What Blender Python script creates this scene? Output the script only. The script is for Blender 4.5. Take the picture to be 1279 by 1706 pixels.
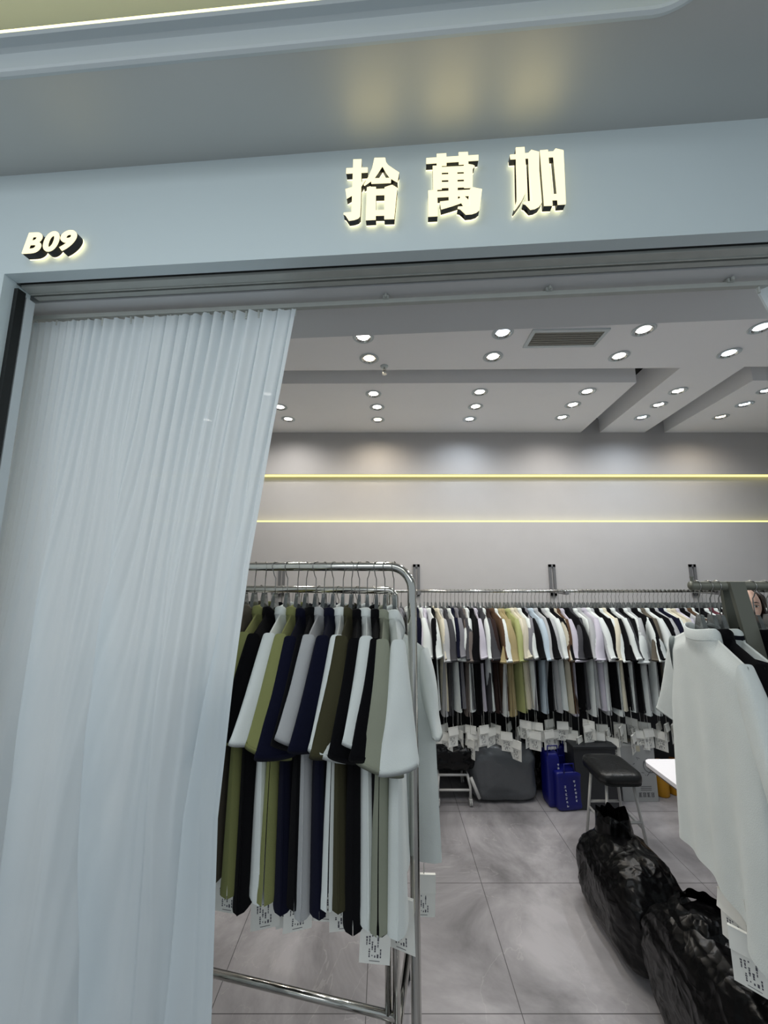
import bpy, bmesh, math, random
from math import sin, cos, pi, radians, sqrt, atan2
from mathutils import Vector, Matrix, noise

for o in list(bpy.data.objects): bpy.data.objects.remove(o)
SC = bpy.context.scene
COL = SC.collection
# ------------------------------------------------------------------ camera
CAMZ = 1.70; FPX = 620.0; PITCH = math.atan(92/620)
cd = bpy.data.cameras.new('camera'); cam = bpy.data.objects.new('camera', cd); COL.objects.link(cam)
cam.location = (0, 0, CAMZ); cam.rotation_euler = (pi/2 + PITCH, 0, 0)
cd.sensor_fit = 'HORIZONTAL'; cd.sensor_width = 36; cd.lens = 36*FPX/1279; cd.clip_start = .02
SC.camera = cam
# ------------------------------------------------------------------ view
SC.view_settings.view_transform = 'Standard'; SC.view_settings.look = 'None'
SC.view_settings.gamma = 1; SC.view_settings.use_curve_mapping = False
SC.view_settings.exposure = 0.0
# ------------------------------------------------------------------ world (dim cool light of the market hall)
W = bpy.data.worlds.new('world'); SC.world = W; W.use_nodes = True
W.node_tree.nodes['Background'].inputs[0].default_value = (.84, .94, 1.0, 1)
W.node_tree.nodes['Background'].inputs[1].default_value = 0.42
CP, SP = cos(PITCH), sin(PITCH)
def ray(x, y):
    a = (x-639.5)/FPX; b = (853-y)/FPX
    return Vector((a, CP - b*SP, SP + b*CP))
def atY(x, y, Y):
    r = ray(x, y); t = Y/r.y; return Vector((r.x*t, Y, CAMZ + r.z*t))
def atZ(x, y, Z):
    r = ray(x, y); t = (Z-CAMZ)/r.z; return Vector((r.x*t, r.y*t, Z))
# the shop front is turned a little against the view: s runs along it, n into the shop
AL = radians(3.9); FO = Vector((0, .86, 0)); FS = Vector((cos(AL), -sin(AL), 0)); FN = Vector((sin(AL), cos(AL), 0))
def fac(s, n, z): return FO + FS*s + FN*n + Vector((0, 0, z))
def atF(x, y, n):
    r = ray(x, y); c = Vector((0, 0, CAMZ)); P = FO + FN*n
    t = (P - c).dot(FN)/r.dot(FN); q = c + r*t
    return ((q-FO).dot(FS), q.z)

def area(name, loc, size, energy, col, rot=(0, 0, 0)):
    l = bpy.data.lights.new(name, 'AREA'); l.shape = 'RECTANGLE'; l.size, l.size_y = size; l.energy = energy; l.color = col
    o = bpy.data.objects.new(name, l); COL.objects.link(o); o.location = loc; o.rotation_euler = rot
    return o
# added cool area lights for unseen hall lighting, above and behind the photographer
area('hall_fill_light', fac(-.6, -1.25, 3.0), (2.4, 1.0), 15, (.93, .97, 1.0), (0, 0, -AL))
area('hall_fill_light', fac(1.4, -2.4, 2.80), (1.6, .9), 19, (.93, .97, 1.0), (radians(28), 0, -AL))
area('hall_fill_light', fac(-1.6, -2.4, 2.80), (1.6, .9), 11, (.93, .97, 1.0), (radians(28), 0, -AL))
SPOT_W = 12.5          # each recessed shop downlight

# ------------------------------------------------------------------ materials
MC = {}
def lin(c):
    return tuple(((v/255)/12.92 if v/255 <= .04045 else ((v/255+.055)/1.055)**2.4) for v in c)
def mat(name, rgb, rough=.6, metal=0, var=.04, vs=6, bump=0, bs=60, spec=.5, emit=0, trans=0, coat=0, sheen=0, alpha=None):
    if name in MC: return MC[name]
    m = bpy.data.materials.new(name); m.use_nodes = True; nt = m.node_tree; b = nt.nodes['Principled BSDF']
    c = lin(rgb)
    tc = nt.nodes.new('ShaderNodeTexCoord'); nz = nt.nodes.new('ShaderNodeTexNoise')
    nz.inputs['Scale'].default_value = vs; nz.inputs['Detail'].default_value = 3
    nt.links.new(tc.outputs['Object'], nz.inputs['Vector'])
    mx = nt.nodes.new('ShaderNodeMix'); mx.data_type = 'RGBA'
    mx.inputs['A'].default_value = tuple(v*(1-var) for v in c)+(1,); mx.inputs['B'].default_value = tuple(min(1, v*(1+var)) for v in c)+(1,)
    nt.links.new(nz.outputs['Fac'], mx.inputs['Factor']); nt.links.new(mx.outputs['Result'], b.inputs['Base Color'])
    b.inputs['Roughness'].default_value = rough; b.inputs['Metallic'].default_value = metal
    b.inputs['Specular IOR Level'].default_value = spec
    if trans: b.inputs['Transmission Weight'].default_value = trans
    if coat: b.inputs['Coat Weight'].default_value = coat; b.inputs['Coat Roughness'].default_value = .1
    if sheen: b.inputs['Sheen Weight'].default_value = sheen
    if emit:
        mx.inputs['A'].default_value = tuple(v*.25 for v in c)+(1,); mx.inputs['B'].default_value = tuple(v*.27 for v in c)+(1,)
        b.inputs['Emission Color'].default_value = c+(1,); b.inputs['Emission Strength'].default_value = emit
    if bump:
        n2 = nt.nodes.new('ShaderNodeTexNoise'); n2.inputs['Scale'].default_value = bs; n2.inputs['Detail'].default_value = 4
        nt.links.new(tc.outputs['Object'], n2.inputs['Vector'])
        bp = nt.nodes.new('ShaderNodeBump'); bp.inputs['Strength'].default_value = bump; bp.inputs['Distance'].default_value = .004
        nt.links.new(n2.outputs['Fac'], bp.inputs['Height']); nt.links.new(bp.outputs['Normal'], b.inputs['Normal'])
    MC[name] = m; return m
def fabric(name, rgb): return mat('fabric_'+name, rgb, rough=.95, var=.07, vs=9, bump=.25, bs=420, spec=.08, sheen=.03)
M_wall = mat('painted_wall', (190, 188, 188), .75, bump=.05, bs=90)
M_ceil = mat('painted_ceiling', (250, 250, 253), .8, var=.02)
M_slotm = mat('dark_slot_shade', (26, 28, 30), .8)  # near-black colour stands in for the shade up inside the ceiling slots
M_fac = mat('facade_panel', (212, 226, 230), .42, var=.015, bump=.02, bs=200, spec=.4)
M_soff = mat('soffit_satin', (205, 205, 203), .50, .75, var=.015, bump=.02, bs=250, spec=1.0)
M_trim = mat('cornice_paint', (205, 214, 218), .45, var=.02)
M_alu = mat('track_aluminium', (186, 190, 186), .5, .15, var=.1, vs=20)
M_black = mat('dark_channel', (16, 20, 20), .6)
M_chrome = mat('chrome_tube', (205, 205, 200), .12, 1, var=.02, vs=3)
M_wire = mat('hook_steel', (165, 165, 162), .22, 1, var=.02)
M_clear = mat('clear_plastic', (150, 156, 156), .08, 0, var=.02, trans=.75, spec=.8)
M_grail = mat('grey_green_metal', (112, 114, 104), .42, .3, var=.05)
M_brk = mat('bracket_grey', (128, 128, 130), .45, .4, var=.05)
M_dado = mat('dark_slate_skirting', (52, 54, 58), .6)
M_paper = mat('tag_card', (242, 242, 236), .7, var=.03, vs=30)
M_ink = mat('tag_ink', (84, 82, 92), .7)
M_string = mat('tag_string', (205, 205, 200), .8)
def bag_mat(name, rgb, rough, spec, st):
    m = mat(name, rgb, rough, var=.2, spec=spec); nt = m.node_tree; N = nt.nodes.new; L = nt.links.new
    tc = N('ShaderNodeTexCoord'); n0 = N('ShaderNodeTexNoise'); n0.inputs['Scale'].default_value = 5; n0.inputs['Detail'].default_value = 2; L(tc.outputs['Object'], n0.inputs['Vector'])
    vm = N('ShaderNodeMix'); vm.data_type = 'VECTOR'; vm.inputs['Factor'].default_value = .12; L(tc.outputs['Object'], vm.inputs[4]); L(n0.outputs['Color'], vm.inputs[5])
    v1 = N('ShaderNodeTexVoronoi'); v1.inputs['Scale'].default_value = 13; v1.feature = 'F1'; L(vm.outputs[1], v1.inputs['Vector'])
    v2 = N('ShaderNodeTexVoronoi'); v2.inputs['Scale'].default_value = 36; L(vm.outputs[1], v2.inputs['Vector'])
    a = N('ShaderNodeMath'); a.operation = 'MULTIPLY_ADD'; a.inputs[1].default_value = .35; L(v2.outputs['Distance'], a.inputs[0]); L(v1.outputs['Distance'], a.inputs[2])
    bp = N('ShaderNodeBump'); bp.inputs['Strength'].default_value = st; bp.inputs['Distance'].default_value = .02; L(a.outputs[0], bp.inputs['Height']); L(bp.outputs[0], nt.nodes['Principled BSDF'].inputs['Normal'])
    return m
M_bag = bag_mat('black_bin_bag', (6, 6, 7), .27, .26, .6)
M_gbag = mat('grey_plastic_wrap', (78, 82, 86), .3, var=.12, vs=5, bump=.9, bs=22, spec=.8)
M_blue = mat('blue_bag_plastic', (14, 20, 112), .4, var=.15, bump=.2, bs=14)
M_whitep = mat('white_print', (222, 226, 235), .6)
M_wmet = mat('white_metal', (190, 190, 188), .4, var=.04)
M_leath = mat('black_leatherette', (26, 27, 28), .38, var=.2, bump=.5, bs=60)
M_table = mat('white_tabletop', (240, 238, 242), .35, var=.01)
M_edge = mat('table_edge', (96, 90, 88), .5)
M_carton = mat('carton_print', (170, 172, 172), .7, var=.06)
M_yellow = mat('yellow_plastic', (196, 140, 18), .4, var=.15)
M_skin = mat('skin', (224, 186, 166), .5, var=.04, vs=20)
M_hair = mat('dark_hair', (30, 22, 18), .35, var=.3, vs=30, bump=.4, bs=200)
M_lip = mat('lip', (158, 70, 70), .4)
M_eye = mat('eye_dark', (28, 20, 18), .2)
M_eyew = mat('eye_white', (225, 222, 218), .3)
M_sign = mat('sign_face_light', (255, 243, 196), .4, var=.01, emit=1.3)
M_halo = mat('sign_back_light', (255, 242, 200), .4, var=.01, emit=1.7)
M_sside = mat('sign_side', (30, 27, 26), .45)
M_led = mat('led_strip_warm', (255, 244, 150), .4, emit=1.6)
M_led2 = mat('led_strip_cove', (255, 242, 165), .4, emit=4.5)
M_vent = mat('vent_slat', (150, 148, 138), .5, .2)
M_glide = mat('glider_plastic', (200, 204, 200), .5)

def floor_mat():
    m = bpy.data.materials.new('grey_marble_tile'); m.use_nodes = True; nt = m.node_tree; b = nt.nodes['Principled BSDF']
    N = nt.nodes.new; L = nt.links.new
    tc = N('ShaderNodeTexCoord')
    n1 = N('ShaderNodeTexNoise'); n1.inputs['Scale'].default_value = 1.6; n1.inputs['Detail'].default_value = 9; n1.inputs['Roughness'].default_value = .62; n1.inputs['Distortion'].default_value = .7
    L(tc.outputs['Object'], n1.inputs['Vector'])
    r = N('ShaderNodeValToRGB'); r.color_ramp.elements[0].position = .34; r.color_ramp.elements[1].position = .66
    r.color_ramp.elements[0].color = lin((112, 110, 112))+(1,); r.color_ramp.elements[1].color = lin((178, 175, 178))+(1,)
    L(n1.outputs['Fac'], r.inputs['Fac'])
    # thin pale veins
    n2 = N('ShaderNodeTexNoise'); n2.inputs['Scale'].default_value = 1.1; n2.inputs['Detail'].default_value = 6; n2.inputs['Distortion'].default_value = 1.6
    L(tc.outputs['Object'], n2.inputs['Vector'])
    s = N('ShaderNodeMath'); s.operation = 'SUBTRACT'; s.inputs[1].default_value = .5; L(n2.outputs['Fac'], s.inputs[0])
    a = N('ShaderNodeMath'); a.operation = 'ABSOLUTE'; L(s.outputs[0], a.inputs[0])
    lt = N('ShaderNodeMath'); lt.operation = 'LESS_THAN'; lt.inputs[1].default_value = .0022; L(a.outputs[0], lt.inputs[0])
    v = N('ShaderNodeMath'); v.operation = 'MULTIPLY'; v.inputs[1].default_value = .16; L(lt.outputs[0], v.inputs[0])
    mx = N('ShaderNodeMix'); mx.data_type = 'RGBA'; mx.inputs['B'].default_value = lin((205, 202, 200))+(1,)
    L(r.outputs['Color'], mx.inputs['A']); L(v.outputs[0], mx.inputs['Factor'])
    # joints of the 0.6 m tiles
    br = N('ShaderNodeTexBrick'); br.offset = 0; br.inputs['Scale'].default_value = 1; br.inputs['Mortar Size'].default_value = .0016
    br.inputs['Brick Width'].default_value = .6; br.inputs['Row Height'].default_value = .6; br.inputs['Mortar Smooth'].default_value = 0
    mp = N('ShaderNodeMapping'); mp.inputs['Location'].default_value = (.07, .10, 0)
    L(tc.outputs['Object'], mp.inputs['Vector']); L(mp.outputs[0], br.inputs['Vector'])
    m2 = N('ShaderNodeMix'); m2.data_type = 'RGBA'; m2.inputs['B'].default_value = lin((78, 76, 78))+(1,)
    L(br.outputs['Fac'], m2.inputs['Factor']); L(mx.outputs['Result'], m2.inputs['A']); L(m2.outputs['Result'], b.inputs['Base Color'])
    b.inputs['Roughness'].default_value = .38; b.inputs['Specular IOR Level'].default_value = .4
    return m
M_floor = floor_mat()
def curtain_mat():
    m = bpy.data.materials.new('sheer_white_cloth'); m.use_nodes = True; nt = m.node_tree; N = nt.nodes.new; L = nt.links.new
    nt.nodes.remove(nt.nodes['Principled BSDF']); out = nt.nodes['Material Output']
    tc = N('ShaderNodeTexCoord'); nz = N('ShaderNodeTexNoise'); nz.inputs['Scale'].default_value = 500
    L(tc.outputs['Object'], nz.inputs['Vector'])
    bp = N('ShaderNodeBump'); bp.inputs['Strength'].default_value = .15; bp.inputs['Distance'].default_value = .001; L(nz.outputs['Fac'], bp.inputs['Height'])
    d = N('ShaderNodeBsdfDiffuse'); d.inputs['Color'].default_value = lin((232, 243, 249))+(1,)
    t = N('ShaderNodeBsdfTranslucent'); t.inputs['Color'].default_value = lin((238, 240, 240))+(1,)
    L(bp.outputs[0], d.inputs['Normal']); L(bp.outputs[0], t.inputs['Normal'])
    mx = N('ShaderNodeMixShader'); mx.inputs[0].default_value = .30; L(d.outputs[0], mx.inputs[1]); L(t.outputs[0], mx.inputs[2])
    tr = N('ShaderNodeBsdfTransparent'); m2 = N('ShaderNodeMixShader'); m2.inputs[0].default_value = .015
    L(mx.outputs[0], m2.inputs[1]); L(tr.outputs[0], m2.inputs[2]); L(m2.outputs[0], out.inputs['Surface'])
    return m
M_curt = curtain_mat()
def stripe_mat(name, a, b_, period, frac, slope=.0):
    m = bpy.data.materials.new(name); m.use_nodes = True; nt = m.node_tree; b = nt.nodes['Principled BSDF']; N = nt.nodes.new; L = nt.links.new
    tc = N('ShaderNodeTexCoord'); sp = N('ShaderNodeSeparateXYZ'); L(tc.outputs['Object'], sp.inputs[0])
    d = N('ShaderNodeMath'); d.operation = 'DIVIDE'; d.inputs[1].default_value = period; L(sp.outputs['Z'], d.inputs[0])
    f = N('ShaderNodeMath'); f.operation = 'FRACT'; L(d.outputs[0], f.inputs[0])
    g = N('ShaderNodeMath'); g.operation = 'LESS_THAN'; g.inputs[1].default_value = frac; L(f.outputs[0], g.inputs[0])
    mx = N('ShaderNodeMix'); mx.data_type = 'RGBA'; mx.inputs['A'].default_value = lin(a)+(1,); mx.inputs['B'].default_value = lin(b_)+(1,)
    L(g.outputs[0], mx.inputs['Factor']); L(mx.outputs['Result'], b.inputs['Base Color']); b.inputs['Roughness'].default_value = .9
    b.inputs['Specular IOR Level'].default_value = .15
    return m

# ------------------------------------------------------------------ helpers
def setp(o, label=None, cat=None, group=None, kind=None):
    if label: o['label'] = label
    if cat: o['category'] = cat
    if group: o['group'] = group
    if kind: o['kind'] = kind
    return o
def empty(name, loc, label, cat, group=None, rz=0):
    o = bpy.data.objects.new(name, None); COL.objects.link(o); o.location = loc; o.rotation_euler = (0, 0, rz)
    o.empty_display_size = .05
    return setp(o, label, cat, group)
def mesh(name, bm, m, parent=None, smooth=False, link=True, weld=False):
    if weld: bmesh.ops.remove_doubles(bm, verts=bm.verts, dist=1e-5)
    bmesh.ops.recalc_face_normals(bm, faces=bm.faces)
    me = bpy.data.meshes.new(name); bm.to_mesh(me); bm.free()
    if smooth:
        for p in me.polygons: p.use_smooth = True
    o = bpy.data.objects.new(name, me); me.materials.append(m)
    if link: COL.objects.link(o)
    if parent: o.parent = parent
    return o
def box(bm, c, s, R=None, bev=0):
    x, y, z = s[0]/2, s[1]/2, s[2]/2
    b2 = bmesh.new(); bmesh.ops.create_cube(b2, size=1, matrix=Matrix.Diagonal((s[0], s[1], s[2], 1)))
    if bev: bmesh.ops.bevel(b2, geom=b2.edges[:], offset=bev, segments=3, affect='EDGES', profile=.5)
    T = Matrix.Translation(c) @ (R if R else Matrix.Identity(4))
    mp = {}
    for v in b2.verts: mp[v] = bm.verts.new(T @ v.co)
    for f in b2.faces: bm.faces.new([mp[v] for v in f.verts])
    b2.free(); return bm
def prism(bm, pts0, pts1, cap=True):
    """two matching closed loops of 3-D points joined into a solid"""
    a = [bm.verts.new(p) for p in pts0]; b = [bm.verts.new(p) for p in pts1]; n = len(a)
    for i in range(n): bm.faces.new((a[i], a[(i+1) % n], b[(i+1) % n], b[i]))
    if cap: bm.faces.new(a[::-1]); bm.faces.new(b)
    return bm
def quadf(bm, *p): bm.faces.new([bm.verts.new(q) for q in p]); return bm
def tube(bm, pts, r, seg=10, cap=True, sx=1):
    pts = [Vector(p) for p in pts]; rings = []; n = len(pts); up = None
    rr = r if isinstance(r, (list, tuple)) else [r]*n
    for i, p in enumerate(pts):
        t = (pts[min(i+1, n-1)] - pts[max(i-1, 0)]).normalized()
        if up is None:
            up = Vector((0, 0, 1)) if abs(t.z) < .9 else Vector((0, 1, 0))
        a = (up - t*up.dot(t)).normalized(); b = t.cross(a); up = a
        rings.append([bm.verts.new(p + (a*cos(2*pi*k/seg) + b*sin(2*pi*k/seg)*sx)*rr[i]) for k in range(seg)])
    for i in range(n-1):
        for k in range(seg):
            bm.faces.new((rings[i][k], rings[i][(k+1) % seg], rings[i+1][(k+1) % seg], rings[i+1][k]))
    if cap: bm.faces.new(rings[0][::-1]); bm.faces.new(rings[-1])
    return bm
def cyl(bm, c, r, h, seg=24, r2=None):
    c = Vector(c); r2 = r if r2 is None else r2
    a = [bm.verts.new(c+Vector((r*cos(2*pi*k/seg), r*sin(2*pi*k/seg), 0))) for k in range(seg)]
    b = [bm.verts.new(c+Vector((r2*cos(2*pi*k/seg), r2*sin(2*pi*k/seg), h))) for k in range(seg)]
    for k in range(seg): bm.faces.new((a[k], a[(k+1) % seg], b[(k+1) % seg], b[k]))
    bm.faces.new(a[::-1]); bm.faces.new(b); return bm
def lathe(bm, prof, seg=24, c=(0, 0, 0)):
    c = Vector(c); R = []
    for r, z in prof: R.append([bm.verts.new(c+Vector((r*cos(2*pi*k/seg), r*sin(2*pi*k/seg), z))) for k in range(seg)])
    for i in range(len(R)-1):
        for k in range(seg): bm.faces.new((R[i][k], R[i][(k+1) % seg], R[i+1][(k+1) % seg], R[i+1][k]))
    return bm
def ss(t): t = max(0, min(1, t)); return t*t*(3-2*t)
def facbox(bm, s0, s1, n0, n1, z0, z1):
    p = lambda s, n, z: fac(s, n, z)
    return prism(bm, [p(s0, n0, z0), p(s1, n0, z0), p(s1, n1, z0), p(s0, n1, z0)], [p(s0, n0, z1), p(s1, n0, z1), p(s1, n1, z1), p(s0, n1, z1)])
def struct(name, bm, m, label, smooth=False):
    return setp(mesh(name, bm, m, smooth=smooth), label, None, None, 'structure')

# ================================================================== SETTING
ZC = 2.99; WY = 3.45; XL, XR = -2.3, 4.1
b = bmesh.new(); box(b, (.9, .9, -.05), (8.4, 7.2, .1)); struct('floor', b, M_floor, 'grey marbled tile floor with thin dark joints')
b = bmesh.new(); box(b, ((XL+XR)/2, WY+.06, .53+.53), (XR-XL, .12, 2.116)); box(b, ((XL+XR)/2, WY+.085, 2.34), (XR-XL, .07, .5)); box(b, ((XL+XR)/2, WY+.06, 2.85), (XR-XL, .12, .55))
struct('wall_back', b, M_wall, 'pale rear shop wall with a recessed lit band above the clothes rail')
b = bmesh.new(); box(b, (XL-.05, 2.2, 1.6), (.1, 2.9, 3.2)); struct('wall_left', b, M_wall, 'pale left shop wall hidden behind the curtain')
b = bmesh.new(); box(b, (XR+.05, 2.2, 1.6), (.1, 2.9, 3.2)); struct('wall_right', b, M_wall, 'pale right shop wall')
b = bmesh.new(); box(b, ((XL+XR)/2, WY-.012, .24), (XR-XL, .02, .48)); struct('baseboard_back', b, M_dado, 'dark slate skirting board under the rear clothes rail')
# LED lines in the recessed band of the rear wall
b = bmesh.new(); box(b, ((XL+XR)/2, WY+.02, 2.572), (XR-XL, .012, .030)); struct('trim_1', b, M_led, 'upper warm yellow light line on the rear wall')
b = bmesh.new(); box(b, ((XL+XR)/2, WY+.012, 2.124), (XR-XL, .012, .014)); struct('trim_2', b, M_led, 'lower warm yellow light line on the rear wall')
# shop ceiling: panels at one level, parted by deep shadow slots
YA = 2.306; YB = 2.495; T = .22
def slab(bm, pts): return prism(bm, [Vector((x, y, ZC)) for x, y in pts], [Vector((x, y, ZC+T)) for x, y in pts])
a1 = atZ(1060, 637, ZC); a2 = atZ(968, 720, ZC); b1 = atZ(1133, 613, ZC); b2 = atZ(1000, 720, ZC)
c1 = atZ(1240, 611, ZC); c2 = atZ(1075, 720, ZC); d1 = atZ(1254, 634, ZC); d2 = atZ(1108, 720, ZC)
YF = 1.15
b = bmesh.new(); slab(b, [(XL, YF), (XR, YF), (XR, c1.y), (c1.x, c1.y), (b1.x, b1.y), (XL, YA+.02)])
slab(b, [(b1.x, b1.y), (c1.x, c1.y), (c2.x, WY+.02), (b2.x, WY+.02)])
slab(b, [(XL, YB), (a1.x, a1.y), (a2.x, WY+.02), (XL, WY+.02)])
slab(b, [(d1.x, d1.y), (XR, d1.y), (XR, WY+.02), (d2.x, WY+.02)])
struct('ceiling', b, M_ceil, 'white panel ceiling of the shop parted by dark slots')
b = bmesh.new(); box(b, ((XL+XR)/2, 2.4, ZC+T+.03), (XR-XL, 2.6, .04)); struct('ceiling.001', b, M_slotm, 'slab above the ceiling slots, coloured dark for their shade')
# bulkhead behind the shop front
ZO = 2.512
b = bmesh.new(); facbox(b, -2.6, 3.9, .107, .335, ZO-.008, 3.2); struct('trim_3', b, mat('bulkhead_shade_grey', (216, 218, 220), .8, var=.02), 'white bulkhead above the curtain track')  # greyer than the ceiling: shade of the unlit underside put into the colour
# shop front
SL = -1.065
b = bmesh.new(); facbox(b, -2.9, 3.6, 0, .035, ZO, 3.2); facbox(b, -2.9, SL, 0, .034, 0, ZO); facbox(b, 2.2, 3.6, 0, .034, 0, ZO)
facbox(b, -2.9, SL-.004, .034, .078, 0, ZO); struct('wall_front', b, M_fac, 'pale blue-grey shop front fascia and left jamb')
b = bmesh.new(); facbox(b, SL-.005, SL+.012, .030, .052, 0, ZO-.02); struct('trim_4', b, M_black, 'dark gasket strip down the left jamb')
b = bmesh.new(); facbox(b, SL-.002, SL+.012, .056, .080, 0, ZO-.03); struct('trim_5', b, M_trim, 'pale metal upright beside the curtain')
# door track: channels running along the head of the opening
b = bmesh.new(); facbox(b, SL, 2.3, .034, .115, ZO+.004, ZO+.03); struct('trim_6', b, M_black, 'dark groove over the door track')
b = bmesh.new(); facbox(b, SL, 2.3, .046, .074, ZO-.005, ZO+.01); facbox(b, SL, 2.3, .0835, .100, ZO-.006, ZO+.01); facbox(b, SL, 2.3, .0715, .0745, ZO-.008, ZO+.01)
struct('trim_7', b, M_alu, 'grey aluminium sliding door track')
# hall soffit with a rounded tray opening
ZS = 2.836
def rloop(off, z, s0=-3.6, s1=.70, n0=-.206, n1=-3.2, r=.13):
    s0 += off; s1 -= off; n0 -= off; n1 += off; r = max(.01, r-off); P = []
    for cx, cy, a0 in ((s1-r, n0-r, 0), (s0+r, n0-r, 90), (s0+r, n1+r, 180), (s1-r, n1+r, 270)):
        for k in range(13):
            a = radians(a0 + 90*k/12); P.append((cx + r*cos(a), cy + r*sin(a)))
    return [fac(s, n, z) for s, n in P]
inner = rloop(0, ZS); outer = []
for i, p in enumerate(inner):
    q = [(3.9, .02), (-4.6, .02), (-4.6, -4.4), (3.9, -4.4)][i//13]; outer.append(fac(q[0], q[1], ZS))
b = bmesh.new(); vi = [b.verts.new(p) for p in inner]; N_ = len(vi)
for i in range(N_):
    j = (i+1) % N_
    if i//13 == j//13: b.faces.new((vi[i], vi[j], b.verts.new(outer[i])))
    else: b.faces.new((vi[i], vi[j], b.verts.new(outer[j]), b.verts.new(outer[i])))
struct('ceiling.002', b, M_soff, 'satin grey soffit of the hall above the shop sign')
def rim(prof, name, m, label):
    b = bmesh.new(); L = [[b.verts.new(p) for p in rloop(o, z)] for o, z in prof]
    for i in range(len(L)-1):
        for k in range(N_): b.faces.new((L[i][k], L[i][(k+1) % N_], L[i+1][(k+1) % N_], L[i+1][k]))
    return struct(name, b, m, label, smooth=False)
rim([(0, ZS), (-.002, ZS-.003), (.004, ZS-.004), (.010, ZS+.000), (.012, ZS+.006), (.009, ZS+.010), (.004, ZS+.012), (.002, ZS+.066), (.010, ZS+.070), (.026, ZS+.070), (.030, ZS+.075), (.030, ZS+.082), (-.04, ZS+.083)], 'trim_8', M_trim, 'stepped cornice with a pale bead round the hall ceiling tray')
rim([(.0305, ZS+.0765), (.0305, ZS+.0835), (.010, ZS+.0840)], 'trim_9', M_led2, 'warm yellow light line along the ceiling tray')
b = bmesh.new(); prism(b, rloop(-.12, ZS+.21), rloop(-.12, ZS+.25)); struct('ceiling.003', b, M_trim, 'raised ceiling inside the tray')
b = bmesh.new(); L0 = [b.verts.new(p) for p in rloop(-.12, ZS+.083)]; L1 = [b.verts.new(p) for p in rloop(-.12, ZS+.21)]
for k in range(N_): b.faces.new((L0[k], L0[(k+1) % N_], L1[(k+1) % N_], L1[k]))
struct('trim_10', b, M_soff, 'upright side of the hall ceiling tray')

# ================================================================== DOWNLIGHTS, VENT, SPRINKLER
WARM = (1, .86, .66); NEU = (1, .96, .90); COOL = (.80, .90, 1)
lights = [(605, 561, NEU), (837, 554, COOL), (1072, 549, NEU), (1268, 545, COOL), (615, 597, WARM), (821, 594, NEU), (1031, 593, NEU), (1214, 588, COOL),
 (622, 656, NEU), (799, 653, NEU), (978, 652, NEU), (1129, 651, NEU), (1277, 650, COOL), (628, 678, NEU), (792, 677, NEU), (954, 674, NEU), (1097, 674, NEU), (1240, 673, COOL),
 (629, 699, WARM), (782, 698, COOL), (936, 695, NEU), (1069, 695, COOL), (1200, 694, WARM), (480, 698, NEU), (466, 678, NEU), (445, 656, NEU), (345, 699, NEU)]
bz = bmesh.new(); lathe(bz, [(.046, -.0005), (.058, -.0005), (.060, -.004), (.056, -.007), (.047, -.006), (.044, .0), (.042, .028), (.046, .034), (.046, -.0005)], 32)
ring_me = mesh('trim_ring', bz, M_trim, smooth=True, link=False).data
bz = bmesh.new(); cyl(bz, (0, 0, .012), .034, .006, 28, .030); lamp_me = None
def lampmat(nm, c):
    return mat(nm, tuple(int(255*v) for v in c), .4, var=.01, emit=9)
LM = {WARM: lampmat('lamp_warm', (1, .93, .8)), NEU: lampmat('lamp_neutral', (1, .985, .96)), COOL: lampmat('lamp_cool', (.9, .96, 1))}
lamp_me = mesh('lamp', bz, LM[NEU], link=False).data
bz = bmesh.new(); lathe(bz, [(.034, .013), (.042, .004)], 28); cup_me = mesh('reflector', bz, M_chrome, smooth=True, link=False).data
rowname = {0: 'row nearest the shop front', 1: 'second row from the front', 2: 'row behind the cross slot', 3: 'middle rear row', 4: 'row by the rear wall'}
cname = {WARM: 'warm white', NEU: 'white', COOL: 'bluish white'}
ordn = ['first', 'second', 'third', 'fourth', 'fifth', 'sixth', 'seventh', 'eighth', 'ninth', 'tenth', 'eleventh', 'twelfth', 'thirteenth', 'fourteenth', 'fifteenth', 'sixteenth', 'seventeenth', 'eighteenth', 'nineteenth', 'twentieth']
def rowof(y): return 0 if y < 570 else 1 if y < 600 else 2 if y < 660 else 3 if y < 685 else 4
for i, (x, y, c) in enumerate(lights):
    r = rowof(y); k = sorted([q[0] for q in lights if rowof(q[1]) == r]).index(x)
    p = atZ(x, y, ZC)
    t = empty('recessed_downlight', p, '%s recessed ceiling downlight, %s from the left in the %s' % (cname[c], ordn[k], rowname[r]), 'ceiling light', 'recessed downlights in the shop ceiling')
    for nm, me in (('trim_ring', ring_me), ('lamp', lamp_me), ('reflector', cup_me)):
        o = bpy.data.objects.new(nm, me); COL.objects.link(o); o.parent = t
        if nm == 'lamp':
            o.location = (0, 0, -.012); o.material_slots[0].link = 'OBJECT'; o.material_slots[0].material = LM[c]
        if nm == 'reflector': o.location = (0, 0, -.014)
    l = bpy.data.lights.new('downlight_beam', 'SPOT'); l.energy = SPOT_W*(1.08 if r == 4 else 1); l.color = c; l.spot_size = radians(165); l.spot_blend = 1.0; l.shadow_soft_size = .035
    o = bpy.data.objects.new('downlight_beam', l); COL.objects.link(o); o.location = (p.x, p.y, ZC-.012)
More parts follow.
